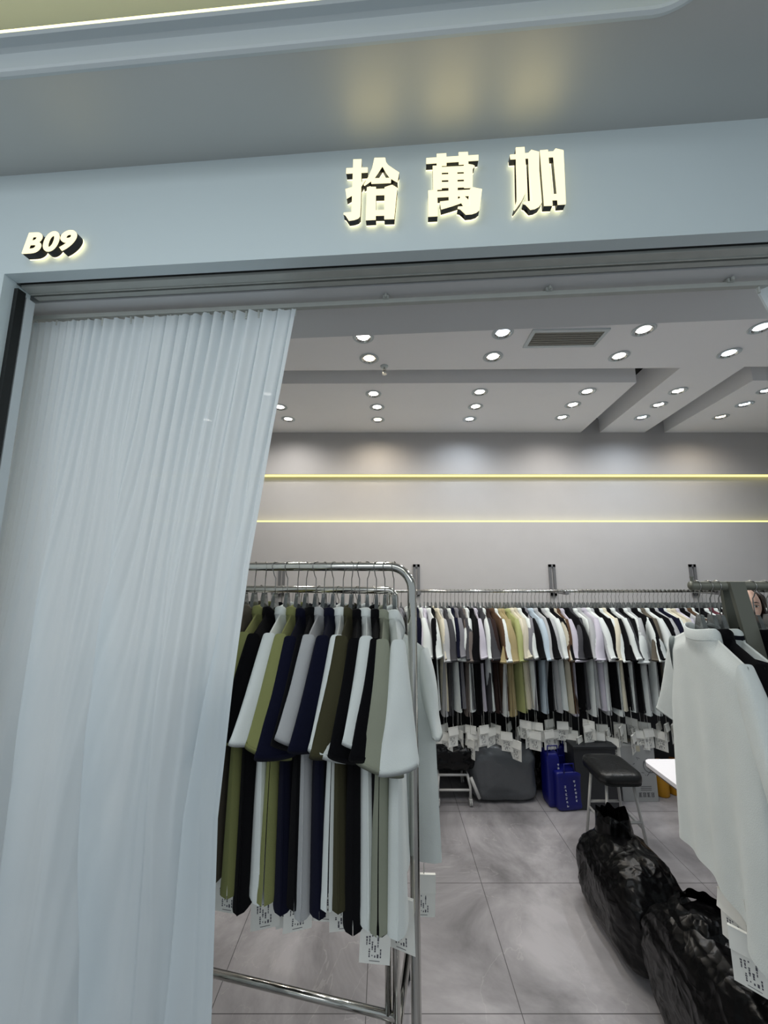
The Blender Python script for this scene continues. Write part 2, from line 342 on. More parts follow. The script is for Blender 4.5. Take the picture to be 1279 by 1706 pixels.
# ceiling vent
v0 = atZ(884, 577, ZC); v1 = atZ(1000, 545, ZC); vw = .42; vd = .165
vc = (atZ(884, 577, ZC)+atZ(978, 577, ZC)+atZ(1000, 546, ZC)+atZ(903, 548, ZC))/4
vt = empty('ceiling_vent', (vc.x, vc.y, ZC), 'rectangular slatted air vent in the shop ceiling', 'vent', rz=-.03)
b = bmesh.new()
for sx in (-1, 1): box(b, (sx*(vw/2-.01), 0, -.004), (.02, vd, .010))
for sy in (-1, 1): box(b, (0, sy*(vd/2-.01), -.004), (vw-.04, .02, .010))
mesh('frame', b, M_trim, vt)
b = bmesh.new(); box(b, (0, 0, .001), (vw-.04, vd-.04, .002)); mesh('backing', b, M_black, vt)
for k in range(6):
    b = bmesh.new(); box(b, (0, -.052+k*.021, -.006), (vw-.042, .011, .0016), Matrix.Rotation(radians(-30), 4, 'X')); mesh('slat', b, M_vent, vt)
sp = atZ(640, 610, ZC); st = empty('fire_sprinkler', sp, 'small pendant fire sprinkler hanging from the shop ceiling', 'sprinkler')
b = bmesh.new(); lathe(b, [(.0, 0), (.026, 0), (.024, -.006), (.0, -.008)], 20); mesh('escutcheon', b, M_trim, st, True)
b = bmesh.new(); lathe(b, [(.006, 0), (.006, -.02), (.010, -.022), (.010, -.03), (.004, -.032)], 12)
tube(b, [(-.009, 0, -.028), (-.012, 0, -.04), (0, 0, -.052)], .002, 6); tube(b, [(.009, 0, -.028), (.012, 0, -.04), (0, 0, -.052)], .002, 6); mesh('nozzle', b, M_chrome, st, True)
b = bmesh.new(); cyl(b, (0, 0, -.055), .016, .002, 20); mesh('deflector', b, M_chrome, st)

# ================================================================== SIGN
def char_thing(name, strokes, ox, oy, sc, label, n_face=-.026, dep=.016):
    pts = [p for st_ in strokes for p in st_]
    cx = sum(p[0] for p in pts)/len(pts); cy = sum(p[1] for p in pts)/len(pts)
    s0, z0 = atF(ox+cx/sc, oy+cy/sc, n_face); org = fac(s0, n_face, z0)
    t = empty(name, org, label, 'sign letter', 'illuminated letters of the shop name', -AL)
    bf = bmesh.new(); bs = bmesh.new(); bh = bmesh.new()
    for k, st_ in enumerate(strokes):
        L = [atF(ox+x/sc, oy+y/sc, n_face) for x, y in st_]; L = [(s-s0, z-z0) for s, z in L]
        A = sum(L[i][0]*L[(i+1) % len(L)][1]-L[(i+1) % len(L)][0]*L[i][1] for i in range(len(L)))
        if A < 0: L = L[::-1]
        e = k*.00006
        prism(bf, [(x, -.0012-e, z) for x, z in L], [(x, .0012, z) for x, z in L])
        prism(bs, [(x, .0012, z) for x, z in L], [(x, dep, z) for x, z in L])
        prism(bh, [(x, dep+.0002, z) for x, z in L], [(x, dep+.003+e, z) for x, z in L])
    for bm_, nm, m in ((bf, 'letter_face', M_sign), (bs, 'return', M_sside), (bh, 'back_light', M_halo)):
        bmesh.ops.triangulate(bm_, faces=[f for f in bm_.faces if len(f.verts) > 4])
        mesh(nm, bm_, m, t)
    return t
shi = [[(250,125),(420,120),(415,400),(412,700),(405,1000),(390,1280),(350,1325),(265,1355),(160,1370),(135,1290),(50,1240),(60,1215),(215,1205),(235,700),(245,300)],
 [(108,305),(545,290),(545,380),(105,405)], [(90,735),(240,690),(400,600),(505,535),(400,690),(300,790),(215,860),(115,920)],
 [(685,95),(900,92),(890,190),(840,265),(760,390),(690,490),(600,570),(480,655),(465,640),(560,480),(640,300),(675,180)],
 [(860,92),(905,95),(920,180),(960,240),(1060,310),(1190,395),(1145,480),(1160,585),(1100,555),(1000,495),(920,390),(850,262),(840,200)],
 [(620,515),(1025,505),(1020,595),(620,612)], [(530,700),(600,680),(615,690),(715,690),(710,1350),(505,1360)],
 [(915,690),(1000,662),(1050,650),(1150,710),(1098,790),(1090,1335),(885,1340),(892,700)], [(600,740),(1000,725),(1000,840),(600,850)], [(600,1170),(1000,1160),(1000,1260),(600,1270)]]
wan = [[(82,215),(1120,150),(1120,250),(80,318)], [(290,130),(480,120),(485,355),(290,360)], [(725,100),(910,92),(920,325),(730,335)],
 [(210,370),(390,365),(390,830),(220,835)], [(830,350),(880,330),(1005,350),(1045,370),(1005,420),(1000,795),(835,800)],
 [(300,400),(920,370),(920,475),(300,495)], [(300,548),(920,525),(920,625),(300,645)], [(300,700),(920,680),(920,780),(300,802)], [(520,400),(695,390),(712,1120),(530,1130)],
 [(120,865),(300,850),(310,1360),(120,1370)], [(200,890),(1000,845),(1050,950),(200,990)],
 [(950,835),(1010,800),(1190,838),(1140,890),(1140,1240),(1080,1290),(990,1320),(870,1330),(820,1240),(705,1210),(715,1185),(950,1170)],
 [(355,1085),(560,1062),(700,1035),(790,1005),(775,1100),(600,1160),(380,1225)], [(750,965),(850,985),(925,1060),(930,1130),(880,1165),(820,1160),(785,1110),(765,1030)]]
jia = [[(215,95),(380,85),(410,500),(425,820),(400,950),(330,1100),(230,1240),(190,1290),(178,1265),(235,1100),(260,800),(230,400)], [(105,235),(480,195),(480,288),(115,310)],
 [(450,200),(510,140),(660,180),(635,240),(700,1000),(710,1140),(660,1210),(580,1255),(495,1270),(450,1180),(360,1160),(360,1130),(530,1110),(460,290)],
 [(675,150),(825,140),(915,1190),(755,1195)], [(930,165),(970,115),(1120,150),(1085,210),(1165,1165),(1015,1175),(930,270)],
 [(750,185),(1000,165),(1010,262),(750,275)], [(850,990),(1080,975),(1085,1080),(850,1090)]]
char_thing('sign_character', shi, 568, 256, 12.3, 'glowing cream character 拾, leftmost of the three shop name characters')
char_thing('sign_character', wan, 703, 246, 11.95, 'glowing cream character 萬 in the middle of the shop name')
char_thing('sign_character', jia, 840, 238, 11.42, 'glowing cream character 加, rightmost of the shop name')
def font_letter(ch, x0, x1, y0, y1, label):
    n = -.030; dep = .020
    cu = bpy.data.curves.new('t', 'FONT'); cu.body = ch; cu.size = 1; cu.offset = .034; cu.shear = .18; cu.resolution_u = 6
    ob = bpy.data.objects.new('t', cu); COL.objects.link(ob); bpy.context.view_layer.update()
    me = ob.to_mesh(); vs = [v.co.copy() for v in me.vertices]; fs = [tuple(p.vertices) for p in me.polygons]; ob.to_mesh_clear()
    bpy.data.objects.remove(ob)
    ax, bx = min(v.x for v in vs), max(v.x for v in vs); ay, by = min(v.y for v in vs), max(v.y for v in vs)
    mx, my = (x0+x1)/2, (y0+y1)/2
    sL, _ = atF(x0, my, n); sR, _ = atF(x1, my, n); _, zt = atF(mx, y0, n); _, zb = atF(mx, y1, n)
    s0 = (sL+sR)/2; z0 = (zt+zb)/2
    t = empty('sign_letter', fac(s0, n, z0), label, 'sign letter', 'illuminated unit number', -AL)
    def ext(a, bb, m, nm):
        bm = bmesh.new(); conv = lambda v: ((v.x-(ax+bx)/2)/(bx-ax)*(sR-sL), (v.y-(ay+by)/2)/(by-ay)*(zt-zb))
        f0 = [bm.verts.new((conv(v)[0], a, conv(v)[1])) for v in vs]
        fac_ = []
        for f in fs:
            try: fac_.append(bm.faces.new([f0[i] for i in f]))
            except ValueError: pass
        bmesh.ops.remove_doubles(bm, verts=bm.verts, dist=1e-6)
        r = bmesh.ops.extrude_face_region(bm, geom=bm.faces[:])
        bmesh.ops.translate(bm, verts=[g for g in r['geom'] if isinstance(g, bmesh.types.BMVert)], vec=(0, bb-a, 0))
        mesh(nm, bm, m, t)
    ext(-.0012, .0012, M_sign, 'letter_face'); ext(.0013, dep, M_sside, 'return'); ext(dep+.0002, dep+.0035, M_halo, 'back_light')
font_letter('B', 39.5, 69, 388, 421.5, 'glowing letter B at the start of the unit number B09')
font_letter('0', 73, 98, 386, 418.5, 'glowing digit 0 in the middle of the unit number B09')
font_letter('9', 100.5, 126.7, 384, 417, 'glowing digit 9 at the end of the unit number B09')

# ================================================================== CURTAIN AND ITS TRACK
ct = empty('curtain_track', fac(0, .15, 2.484), 'slim grey ceiling track the curtains run on', 'curtain track', rz=-AL)
b = bmesh.new(); box(b, (.40, 0, 0), (3.16, .016, .014), bev=.002); mesh('rail', b, M_alu, ct)
for px in (60, 643, 912, 1213):
    s, _ = atF(px, 480, .15); b = bmesh.new(); box(b, (s, 0, .010), (.018, .026, .012), bev=.002); cyl(b, (s, -.017, .004), .004, .010, 10); mesh('bracket', b, M_alu, ct)
def s_edge(z):
    K = [(0, -.400), (.7, -.410), (1.08, -.425), (1.4, -.408), (1.7, -.382), (2.1, -.330), (2.47, -.272)]
    for (z0, a), (z1, c) in zip(K, K[1:]):
        if z <= z1: return a + (c-a)*(z-z0)/(z1-z0)
    return K[-1][1]
ZT = 2.472; NU, NV = 420, 90
NPL = 26
b = bmesh.new(); G = []
rnd = random.Random(4)
bigs = [(.07, .05), (.20, .075), (.36, .06), (.50, .085), (.67, .07), (.80, .06), (.92, .05)]
for j in range(NV+1):
    t = j/NV; z = ZT*(1-t)+.015*t; row = []
    sl = -1.135 - .10*ss(t); sr = s_edge(z)
    for i in range(NU+1):
        u = i/NU
        dens = u**.82                                   # pleats bunch up to the right
        s = sl + (sr-sl)*u
        top = math.exp(-t*5.0); ph = dens*NPL*2*pi + 3.2*noise.noise(Vector((u*7, .3, 2.2)))
        amp = .0045 + .012*u
        n = .150 + amp*top*sin(ph) + amp*.4*top*sin(ph*2.1+1)
        s += .006*top*sin(ph*1+1.2)*(.4+u)
        # long soft folds that open towards the floor
        g = ss(t*1.6)
        w = noise.noise(Vector((u*6.0 + .5*t, t*.8, 3.1)))*.9 + noise.noise(Vector((u*14+.8*t, t*1.1, 8.2)))*.35
        n += g*.050*w
        med = noise.noise(Vector((u*30, t*1.3, 1.7)))
        n += (.0035+.004*g)*med
        # overlapping pleats with a sharp edge
        for (uc, wd, A_, B_) in ((.38+.34*t, .050, .040, .105), (.99-.17*t, .020, .016, .040), (.16+.22*t, .040, .030, .070), (.72+.05*t, .030, .008, .012), (.60+.3*t, .03, .006, .008)):
            d = (u - uc)/wd; e_ = d*math.exp(-d*d); g3 = ss((t-.12)*2.6)
            n -= g3*A_*e_*1.6; s -= g3*B_*e_
            n += g3*A_*.8*math.exp(-(d+1.6)**2)
        n -= .05*ss((t-.55)*1.5)*(1-u)      # hem swings out a little on the left
        row.append(b.verts.new(fac(s, n, z + (.004*sin(ph)*top if j == 0 else 0))))
    G.append(row)
for j in range(NV):
    for i in range(NU): b.faces.new((G[j][i], G[j][i+1], G[j+1][i+1], G[j+1][i]))
cu = empty('curtain', fac(-.65, .15, 0), 'long sheer white pleated curtain drawn across the left of the shop opening', 'curtain')
cm = mesh('drape', b, M_curt, None, True); cm.data.transform(Matrix.Translation(-fac(-.65, .15, 0))); cm.parent = cu
for k in range(20):
    s = -1.12 + .84*(k/19)**.85; b = bmesh.new(); p = fac(s, .15, 2.474)-fac(-.65, .15, 0); cyl(b, p+Vector((0, 0, -.016)), .0035, .018, 8); box(b, p+Vector((0, 0, -.017)), (.006, .003, .010)); mesh('glider', b, M_glide, cu)
# right curtain, pulled back beyond the frame
b = bmesh.new(); G = []
for j in range(41):
    t = j/40; z = 2.476 - t*2.40; row = []
    for i in range(91):
        u = i/90; s0 = 1.035 + .016*ss(t*20) + .62*ss(t*3.4)*1.0; s = s0 + (1.72-s0)*u if t < .5 else s0 + (1.80-s0)*u
        n = .15 + (.014+.01*t)*sin(u*13*2*pi) + .02*noise.noise(Vector((u*5, t*2, 5)))
        row.append(b.verts.new(fac(s, n, z)))
    G.append(row)
for j in range(40):
    for i in range(90): b.faces.new((G[j][i], G[j][i+1], G[j+1][i+1], G[j+1][i]))
cu2 = empty('curtain', fac(1.5, .15, 0), 'gathered end of the second sheer white curtain at the right edge of the opening', 'curtain')
cm = mesh('drape', b, M_curt, None, True); cm.data.transform(Matrix.Translation(-fac(1.5, .15, 0))); cm.parent = cu2
for k in range(5):
    b = bmesh.new(); p = fac(1.04+k*.1, .15, 2.474)-fac(1.5, .15, 0); cyl(b, p+Vector((0, 0, -.016)), .0035, .018, 8); mesh('glider', b, M_glide, cu2)

# ================================================================== GARMENTS
ZN = -.150       # collar seam below the rail
def torso_bm(seed, nx=26, nz=24, L=.72, sh=.215, hw=.245, A=.010, fold=.006, thick=1.0):
    rn = random.Random(seed); p1, p2, p3 = [rn.uniform(0, 6.28) for _ in range(3)]
    b = bmesh.new(); rows = {}
    for side in (1, -1):
        g = []
        for j in range(nz+1):
            v = (j/nz)**1.15; r = []
            Wd = sh + (hw-sh)*ss(v*3) + .012*v
            for i in range(nx+1):
                u = -1 + 2*i/nx; u = math.copysign(abs(u)**.85, u); x = u*Wd; ax = abs(x)
                nk = .085
                if ax < nk: zt = ZN - (.055 if side > 0 else .012)*(1-(x/nk)**2)
                else: zt = ZN - .36*(ax-nk)
                z = zt + v*((ZN-L + .012*sin(3*u+p1)) - zt)
                T = thick*(.017+.012*v)*(max(0, 1-abs(u)**(3+6*v)))**.5
                nT = .036*sqrt(max(0, 1-(x/nk)**2)) if ax < nk else 0
                T = nT + (T-nT)*ss(v/.08)
                y = side*T + A*v*(sin(2.6*u+p1)+.5*sin(6.3*u+p2+2*v)) + side*fold*v*sin(11*u+p3+side)
                if v > .955: y += side*.0012
                r.append(b.verts.new((x, y, z)))
            g.append(r)
        rows[side] = g
        for j in range(nz):
            for i in range(nx):
                b.faces.new((g[j][i], g[j][i+1], g[j+1][i+1], g[j+1][i]))
    return b
def sleeve_bm(seed, sgn, nr=22, ns=12, ln=.27, psi=.6, rb=.075, ra=.026, yo=0, fw=.0035, out=.30):
    rn = random.Random(seed); ph = rn.uniform(0, 6); tl = rn.uniform(-.022, .022)
    b = bmesh.new(); R = []
    ax = Vector((out, yo, -1)).normalized(); nout = Vector((1, 0, out)).normalized(); yh = nout.cross(ax).normalized()
    n2 = nout*cos(psi) + yh*sin(psi); y2 = yh*cos(psi) - nout*sin(psi)
    C1 = Vector((.218, 0, -.245)) + ax*ln
    for j in range(ns+1):
        s = j/ns; r = []
        for k in range(nr):
            f = 2*pi*k/nr
            a0 = Vector((.207 + .008*cos(f), .023*sin(f), -.292 + .098*(1-2*((1-cos(f))/2)**1.9)))
            c = cos(f); d = sin(f)
            a1 = C1 + n2*ra*math.copysign(abs(c)**1.15, c) + y2*rb*d
            a1.z += -.010*c*cos(psi) + tl*d
            w = ss(s)*.15 + s*.85
            p = a0*(1-w) + a1*w
            p += n2*fw*s*sin(3*f+ph+s*2)
            if s > .93: p += (p - (C1)).normalized()*.001
            # belly of the shoulder cap
            p += Vector((.018, 0, .004))*sin(pi*min(1, s*1.3))*max(0, c)
            p.x *= sgn
            r.append(b.verts.new(p))
        R.append(r)
    # cuff turned in
    r = []
    for v in R[-1]:
        q = v.co.copy(); cc = Vector((C1.x*sgn, C1.y, C1.z)); q = cc + (q-cc)*.93; q.z += .012; r.append(b.verts.new(q))
    R.append(r)
    for j in range(len(R)-1):
        for k in range(nr): b.faces.new((R[j][k], R[j][(k+1) % nr], R[j+1][(k+1) % nr], R[j+1][k]))
    return b
def collar_bm(hh=.018, n=36):
    b = bmesh.new(); prof = [(1.03, -.006), (1.02, 0), (.97, hh), (.90, hh+.002), (.88, hh*.6), (.92, -.010)]; R = []
    for sc, dz in prof:
        r = []
        for k in range(n):
            f = 2*pi*k/n; x = .085*cos(f); sd = sin(f)
            z = ZN - (.055 if sd > 0 else .012)*(1-(x/.085)**2)
            r.append(b.verts.new((x*sc, .036*sd*sc, z+dz)))
        R.append(r)
    for j in range(len(R)-1):
        for k in range(n): b.faces.new((R[j][k], R[j][(k+1) % n], R[j+1][(k+1) % n], R[j+1][k]))
    return b
def tag_bm(w=.082, h=.135):
    b = bmesh.new(); t = .0006
    box(b, (0, .004, -h/2), (w, t, h)); box(b, (0, -.006, -.026), (w, t, .054), Matrix.Rotation(radians(-9), 4, 'X')); box(b, (0, -.001, .0002), (w, .009, t))
    return b
def print_bm(w=.082, h=.135, seed=3):
    rn = random.Random(seed); b = bmesh.new()
    for c in range(6):
        x = -.022 + c*.0075; z = -.062 - rn.uniform(0, .008)
        while z > -.118:
            l = rn.uniform(.0025, .0085); wd = rn.uniform(.0022, .0046)
            if rn.random() < .62: box(b, (x, .0032, z-l/2), (wd, .0003, l))
            z -= l + rn.uniform(.0008, .0024)
    box(b, (.0, .0032, -.128), (.028, .0003, .0012))
    return b
def string_bm(l=.15):
    b = bmesh.new(); tube(b, [(0, 0, 0), (.002, 0, -l*.5), (0, 0, -l)], .0011, 5); tube(b, [(0, 0, -l+.03), (.004, 0, -l+.01), (0, 0, -l-.006)], .0009, 5); return b
PV = []
for v in range(4):
    rn = random.Random(50+v)
    PV.append(dict(torso=mesh('torso', torso_bm(v, A=.012), M_paper, smooth=True, link=False, weld=True).data,
        sleeve_near=mesh('sleeve', sleeve_bm(v, 1, psi=[.75, .5, .95, .65][v], rb=[.070, .082, .060, .076][v], ln=[.25,.265,.235,.255][v], yo=[.0, -.16, .08, .16][v]), M_paper, smooth=True, link=False).data,
        sleeve_far=mesh('sleeve', sleeve_bm(v+9, -1, psi=.6, rb=.07), M_paper, smooth=True, link=False).data,
        collar=mesh('collar', collar_bm(), M_paper, smooth=True, link=False).data))
TAG = mesh('tag', tag_bm(), M_paper, link=False).data
PRT = [mesh('print', print_bm(seed=s), M_ink, link=False).data for s in (3, 8)]
STR = {}
def strm(l):
    if l not in STR: STR[l] = mesh('string', string_bm(l), M_string, smooth=True, link=False).data
    return STR[l]
def hook_bm(rr):
    b = bmesh.new(); P = []; r = rr+.0022
    for k in range(13):
        a = radians(205 - 250*k/12); P.append((r*cos(a), 0, r*sin(a)))
    P += [(.006, 0, -rr-.016), (.0, 0, -rr-.026), (0, 0, -.075), (0, 0, -.098)]
    tube(b, P, .0017, 7); return b
HOOK = {}
def hook(rr):
    if rr not in HOOK: HOOK[rr] = mesh('hook', hook_bm(rr), M_wire, smooth=True, link=False).data
    return HOOK[rr]
b = bmesh.new()
prism(b, [(-.014, -.005, -.092), (.014, -.005, -.092), (.030, -.007, -.140), (-.030, -.007, -.140)], [(-.014, .005, -.092), (.014, .005, -.092), (.030, .007, -.140), (-.030, .007, -.140)])
for s in (-1, 1): tube(b, [(s*.022, 0, -.140), (s*.08, 0, -.176), (s*.14, 0, -.200), (s*.190, 0, -.222)], [.006, .0055, .005, .004], 8)
HB = mesh('hanger_arms', b, M_clear, smooth=False, link=False).data
def link(nm, me, par, m=None):
    o = bpy.data.objects.new(nm, me); COL.objects.link(o); o.parent = par
    if m: o.material_slots[0].link = 'OBJECT'; o.material_slots[0].material = m
    return o
R_ = random.Random(77)
def tee(loc, rz, m, label, hlabel, group, hgroup, rr, var=None, tag=True, tagx=.17, tagy=0, sl=.15, tagrz=0, L=1.0, dat=None, name='t_shirt', hookrz=None):
    t = empty(name, loc, label, 't-shirt', group, rz)
    D = dat or PV[R_.randrange(4) if var is None else var]
    for nm, k in (('torso', 'torso'), ('sleeve', 'sleeve_near'), ('sleeve', 'sleeve_far'), ('collar', 'collar')): link(nm, D[k], t, m)
    if L != 1: t.scale = (1, 1, L)
    if tag:
        s = link('hang_tag', TAG, t); s.location = (tagx, tagy, ZN-.715-sl+.035); s.rotation_euler = (0, R_.uniform(-.05, .05), tagrz); setp(s, 'white folded card tag')
        q = link('string', strm(sl), s); q.location = (0, 0, sl); 
        link('print', PRT[R_.randrange(2)], s)
    h = empty('clothes_hanger', loc, hlabel, 'hanger', hgroup, rz)
    hk = link('hook', hook(rr), h); hk.rotation_euler = (0, 0, hookrz if hookrz is not None else R_.choice((-1, 1))*R_.uniform(.35, .75)); link('arms', HB, h)
    return t

CLR = {'black': (13, 13, 16), 'navy': (18, 20, 38), 'white': (222, 228, 226), 'cream': (216, 210, 190), 'olive green': (132, 136, 88), 'light green': (166, 172, 118),
       'taupe': (96, 90, 80), 'dark olive': (66, 64, 46), 'sage grey': (146, 150, 134), 'light grey': (176, 178, 180), 'grey': (128, 128, 134), 'charcoal': (70, 70, 74),
       'brown': (88, 68, 52), 'dark brown': (52, 40, 38), 'tan': (164, 150, 112), 'beige': (196, 190, 172), 'pale blue': (186, 202, 214), 'lavender grey': (196, 192, 204),
       'burgundy': (92, 52, 60), 'warm grey': (112, 104, 100)}
F = {k: fabric(k.replace(' ', '_'), v) for k, v in CLR.items()}

# ---- the long rail on the rear wall
RY = 3.20; RZ = 1.50; RR = .0125
def rx(px): return (px-639.5)/620*3.135
seq = [(693,'navy'),(699,'white'),(706,'lavender grey'),(712,'white'),(718,'black'),(725,'cream'),(732,'light grey'),(738,'charcoal'),(744,'white'),(750,'navy'),(757,'grey'),(763,'charcoal'),(769,'warm grey'),(775,'white'),
 (782,'black'),(788,'lavender grey'),(795,'charcoal'),(802,'white'),(808,'dark brown'),(814,'brown'),(820,'white'),(826,'tan'),(832,'tan'),(839,'light green'),(845,'cream'),(852,'beige'),(858,'white'),(864,'black'),(870,'grey'),
 (877,'pale blue'),(884,'light grey'),(890,'black'),(897,'light grey'),(903,'white'),(910,'black'),(916,'beige'),(922,'brown'),(929,'lavender grey'),(936,'black'),(942,'charcoal'),(948,'white'),(956,'light grey'),(963,'lavender grey'),
 (970,'white'),(977,'light grey'),(984,'black'),(990,'white'),(996,'cream'),(1003,'black'),(1010,'white'),(1017,'charcoal'),(1024,'black'),(1030,'white'),(1037,'light grey'),(1045,'black'),(1053,'white'),(1060,'taupe'),(1066,'white'),
 (1073,'black'),(1080,'light grey'),(1087,'navy'),(1094,'white'),(1101,'cream'),(1108,'beige'),(1115,'lavender grey'),(1122,'black'),(1128,'light grey'),(1134,'brown'),(1140,'white'),(1147,'black'),(1154,'black'),(1161,'white'),
 (1168,'burgundy'),(1175,'white'),(1182,'black'),(1189,'white'),(1196,'taupe'),(1203,'white'),(1211,'charcoal'),(1219,'white'),(1227,'black'),(1235,'cream'),(1243,'white'),(1252,'navy'),(1261,'white'),(1270,'beige'),(1279,'white')]
left = [(440+12*i, c) for i, c in enumerate(['white','black','grey','navy','cream','charcoal','white','taupe','black','pale blue','white','brown','black','light grey','white','navy','tan','white','black','grey','white'])]
allseq = left + seq
def segname(px):
    return 'left of the first bracket' if px < 690 else 'between brackets one and two' if px < 943 else 'between brackets two and three' if px < 1197 else 'right of the third bracket'
cnt = {}; tot = {}
for px, c in allseq: tot[(c, segname(px))] = tot.get((c, segname(px)), 0)+1
for px, c in allseq:
    k = (c, segname(px)); cnt[k] = cnt.get(k, 0)+1
    od = ('only' if tot[k] == 1 else ordn[cnt[k]-1])
    ph = '%s %s t-shirt on the rear rail %s%s' % (od, c, k[1], '' if tot[k] == 1 else ', counted rightwards')
    f = F[c]
    rz = -pi/2 + R_.uniform(-.13, .13)
    tee((rx(px), RY, RZ), rz, f, ph, 'hanger of the %s %s tee on the rear rail %s' % (od, c, k[1]), 't-shirts on the rear wall rail', 'hangers on the rear wall rail', RR,
        tagx=R_.uniform(.14, .26), sl=R_.choice((.13, .15, .17, .19, .21)), tagrz=pi/2+R_.uniform(-.9, .9), L=R_.uniform(.965, 1.02), hookrz=R_.uniform(.1, .45))
rt = empty('wall_clothes_rail', (1.0, RY, RZ), 'long chrome clothes rail fixed to the rear wall with slotted brackets', 'clothes rail')
b = bmesh.new(); tube(b, [(rx(415)-1.0, 0, 0), (rx(1279)+.25-1.0, 0, 0)], RR, 16); mesh('rail', b, M_chrome, rt, True)
for px in (455, 698, 943, 1197):
    x = rx(px)-1.0; e = WY-RY
    b = bmesh.new(); box(b, (x-.019, e-.008, .085), (.022, .012, .28)); box(b, (x+.019, e-.008, .085), (.022, .012, .28)); box(b, (x, e-.008, .215), (.060, .012, .025)); box(b, (x, e-.008, -.03), (.056, .012, .05))
    br = mesh('bracket', b, M_brk, rt); 
    b = bmesh.new(); box(b, (x, e/2-.005, -.022), (.020, e, .016)); box(b, (x, 0, -.012), (.03, .034, .03)); mesh('arm', b, M_brk, br)

# ---- chrome racks
def rack(name, P0, u, z, r, length, label, foot, rad=.075, mid=None, feet=.30, double=False):
    u = Vector(u).normalized(); v = Vector((-u.y, u.x, 0));  v = v if v.y > 0 else -v
    t = empty(name, (P0[0], P0[1], 0), label, 'clothes rack')
    b = bmesh.new(); P = [Vector((0, 0, .06))]
    for k in range(5): P.append(Vector((0, 0, .06+(z-rad-.06)*(k+1)/5)))
    for k in range(1, 9):
        a = pi/2*k/8; P.append(u*(rad-rad*cos(a)) + Vector((0, 0, z-rad+rad*sin(a))))
    for k in range(1, 6): P.append(u*(rad+(length-2*rad)*k/5) + Vector((0, 0, z)))
    for k in range(1, 9):
        a = pi/2*k/8; P.append(u*(length-rad+rad*sin(a)) + Vector((0, 0, z-rad+rad*cos(a))))
    P.append(u*length + Vector((0, 0, .06))); 
    tube(b, P, r, 18); mesh('frame', b, M_chrome, t, True)
    for e in (0, length):
        b = bmesh.new(); c = u*e; tube(b, [c - v*foot[0] + Vector((0, 0, .075)), c + v*foot[1] + Vector((0, 0, .075))], r*1.05, 14); fo = mesh('foot', b, M_chrome, t, True)
        for q in (-foot[0]+.02, foot[1]-.02):
            bb = bmesh.new(); w = c + v*q; box(bb, w+Vector((0, 0, .052)), (.018, .018, .022)); m4 = bmesh.new()
            tube(bb, [w+Vector((-.010, 0, .024)), w+Vector((.010, 0, .024))], .024, 18); mesh('caster', bb, M_black, fo)
    b = bmesh.new(); tube(b, [Vector((0, 0, .13)), u*length+Vector((0, 0, .13))], r*.95, 14); mesh('lower_bar', b, M_chrome, t, True)
    return t, u, v
UR = Vector((-.98, .20, 0)).normalized()
tf, u1, v1 = rack('garment_rack', (.092, 1.255), UR, 1.702, .0150, 1.10, 'tall chrome garment rack with rounded corners in front, full of t-shirts', (.10, .16))
tb, u2, v2 = rack('garment_rack', (.045, 1.56), UR, 1.605, .0145, 1.10, 'lower chrome garment rack standing behind the tall front rack', (.16, .29), rad=.03)
b = bmesh.new(); tube(b, [UR*.030+Vector((0, 0, .08)), UR*.030+Vector((0, 0, 1.59))], .012, 14); mesh('inner_post', b, M_chrome, tb, True)
# t-shirts on the front rack: collar x in the photo and colour
fr = [(411,'black'),(426,'taupe'),(443,'olive green'),(460,'black'),(480,'white'),(497,'olive green'),(511,'navy'),(527,'black'),(541,'light grey'),(556,'navy'),(572,'white'),(586,'dark olive'),(599,'black'),(612,'white'),(627,'black'),(641,'sage grey'),(656,'white')]
frn = ['black t-shirt at the left of the front rack beside the curtain', 'taupe grey t-shirt near the curtain on the front rack',
 'olive green t-shirt next to the taupe one on the front rack', 'black t-shirt between the first olive and the first white one on the front rack', 'white t-shirt left of the second olive one on the front rack',
 'olive green t-shirt right of a white one on the front rack', 'navy t-shirt directly right of the second olive one on the front rack', 'black t-shirt between navy and pale grey ones on the front rack',
 'pale grey textured t-shirt between dark ones on the front rack', 'navy t-shirt left of the white one at the middle of the front rack', 'white t-shirt at the middle of the front rack right of a navy one', 'dark olive brown t-shirt on the front rack',
 'black t-shirt right of the dark olive one on the front rack', 'white t-shirt between two black ones on the front rack', 'black t-shirt left of the sage grey one on the front rack', 'sage grey t-shirt beside the last white one on the front rack', 'white t-shirt at the right end of the front rack']
FPV = []
for v in range(6):
    psi = [.55, .25, .8, .4, .65, .15][v]
    FPV.append(dict(torso=mesh('torso', torso_bm(20+v, nx=44, nz=40, L=[.725, .70, .74, .71, .73, .70][v], A=.010, fold=.005), M_paper, smooth=True, link=False, weld=True).data,
        sleeve_near=mesh('sleeve', sleeve_bm(30+v, 1, nr=44, ns=22, psi=psi, ln=[.235,.25,.225,.24,.23,.245][v], rb=[.055, .060, .050, .058, .062, .052][v], ra=.016, yo=[-.05, -.01, -.09, -.03, -.07, -.02][v], fw=.003, out=.26), M_paper, smooth=True, link=False).data,
        sleeve_far=mesh('sleeve', sleeve_bm(40+v, -1, nr=30, ns=14, psi=.5, rb=.07), M_paper, smooth=True, link=False).data,
        collar=mesh('collar', collar_bm(), M_paper, smooth=True, link=False).data))
P0 = Vector((.092, 1.255, 0))
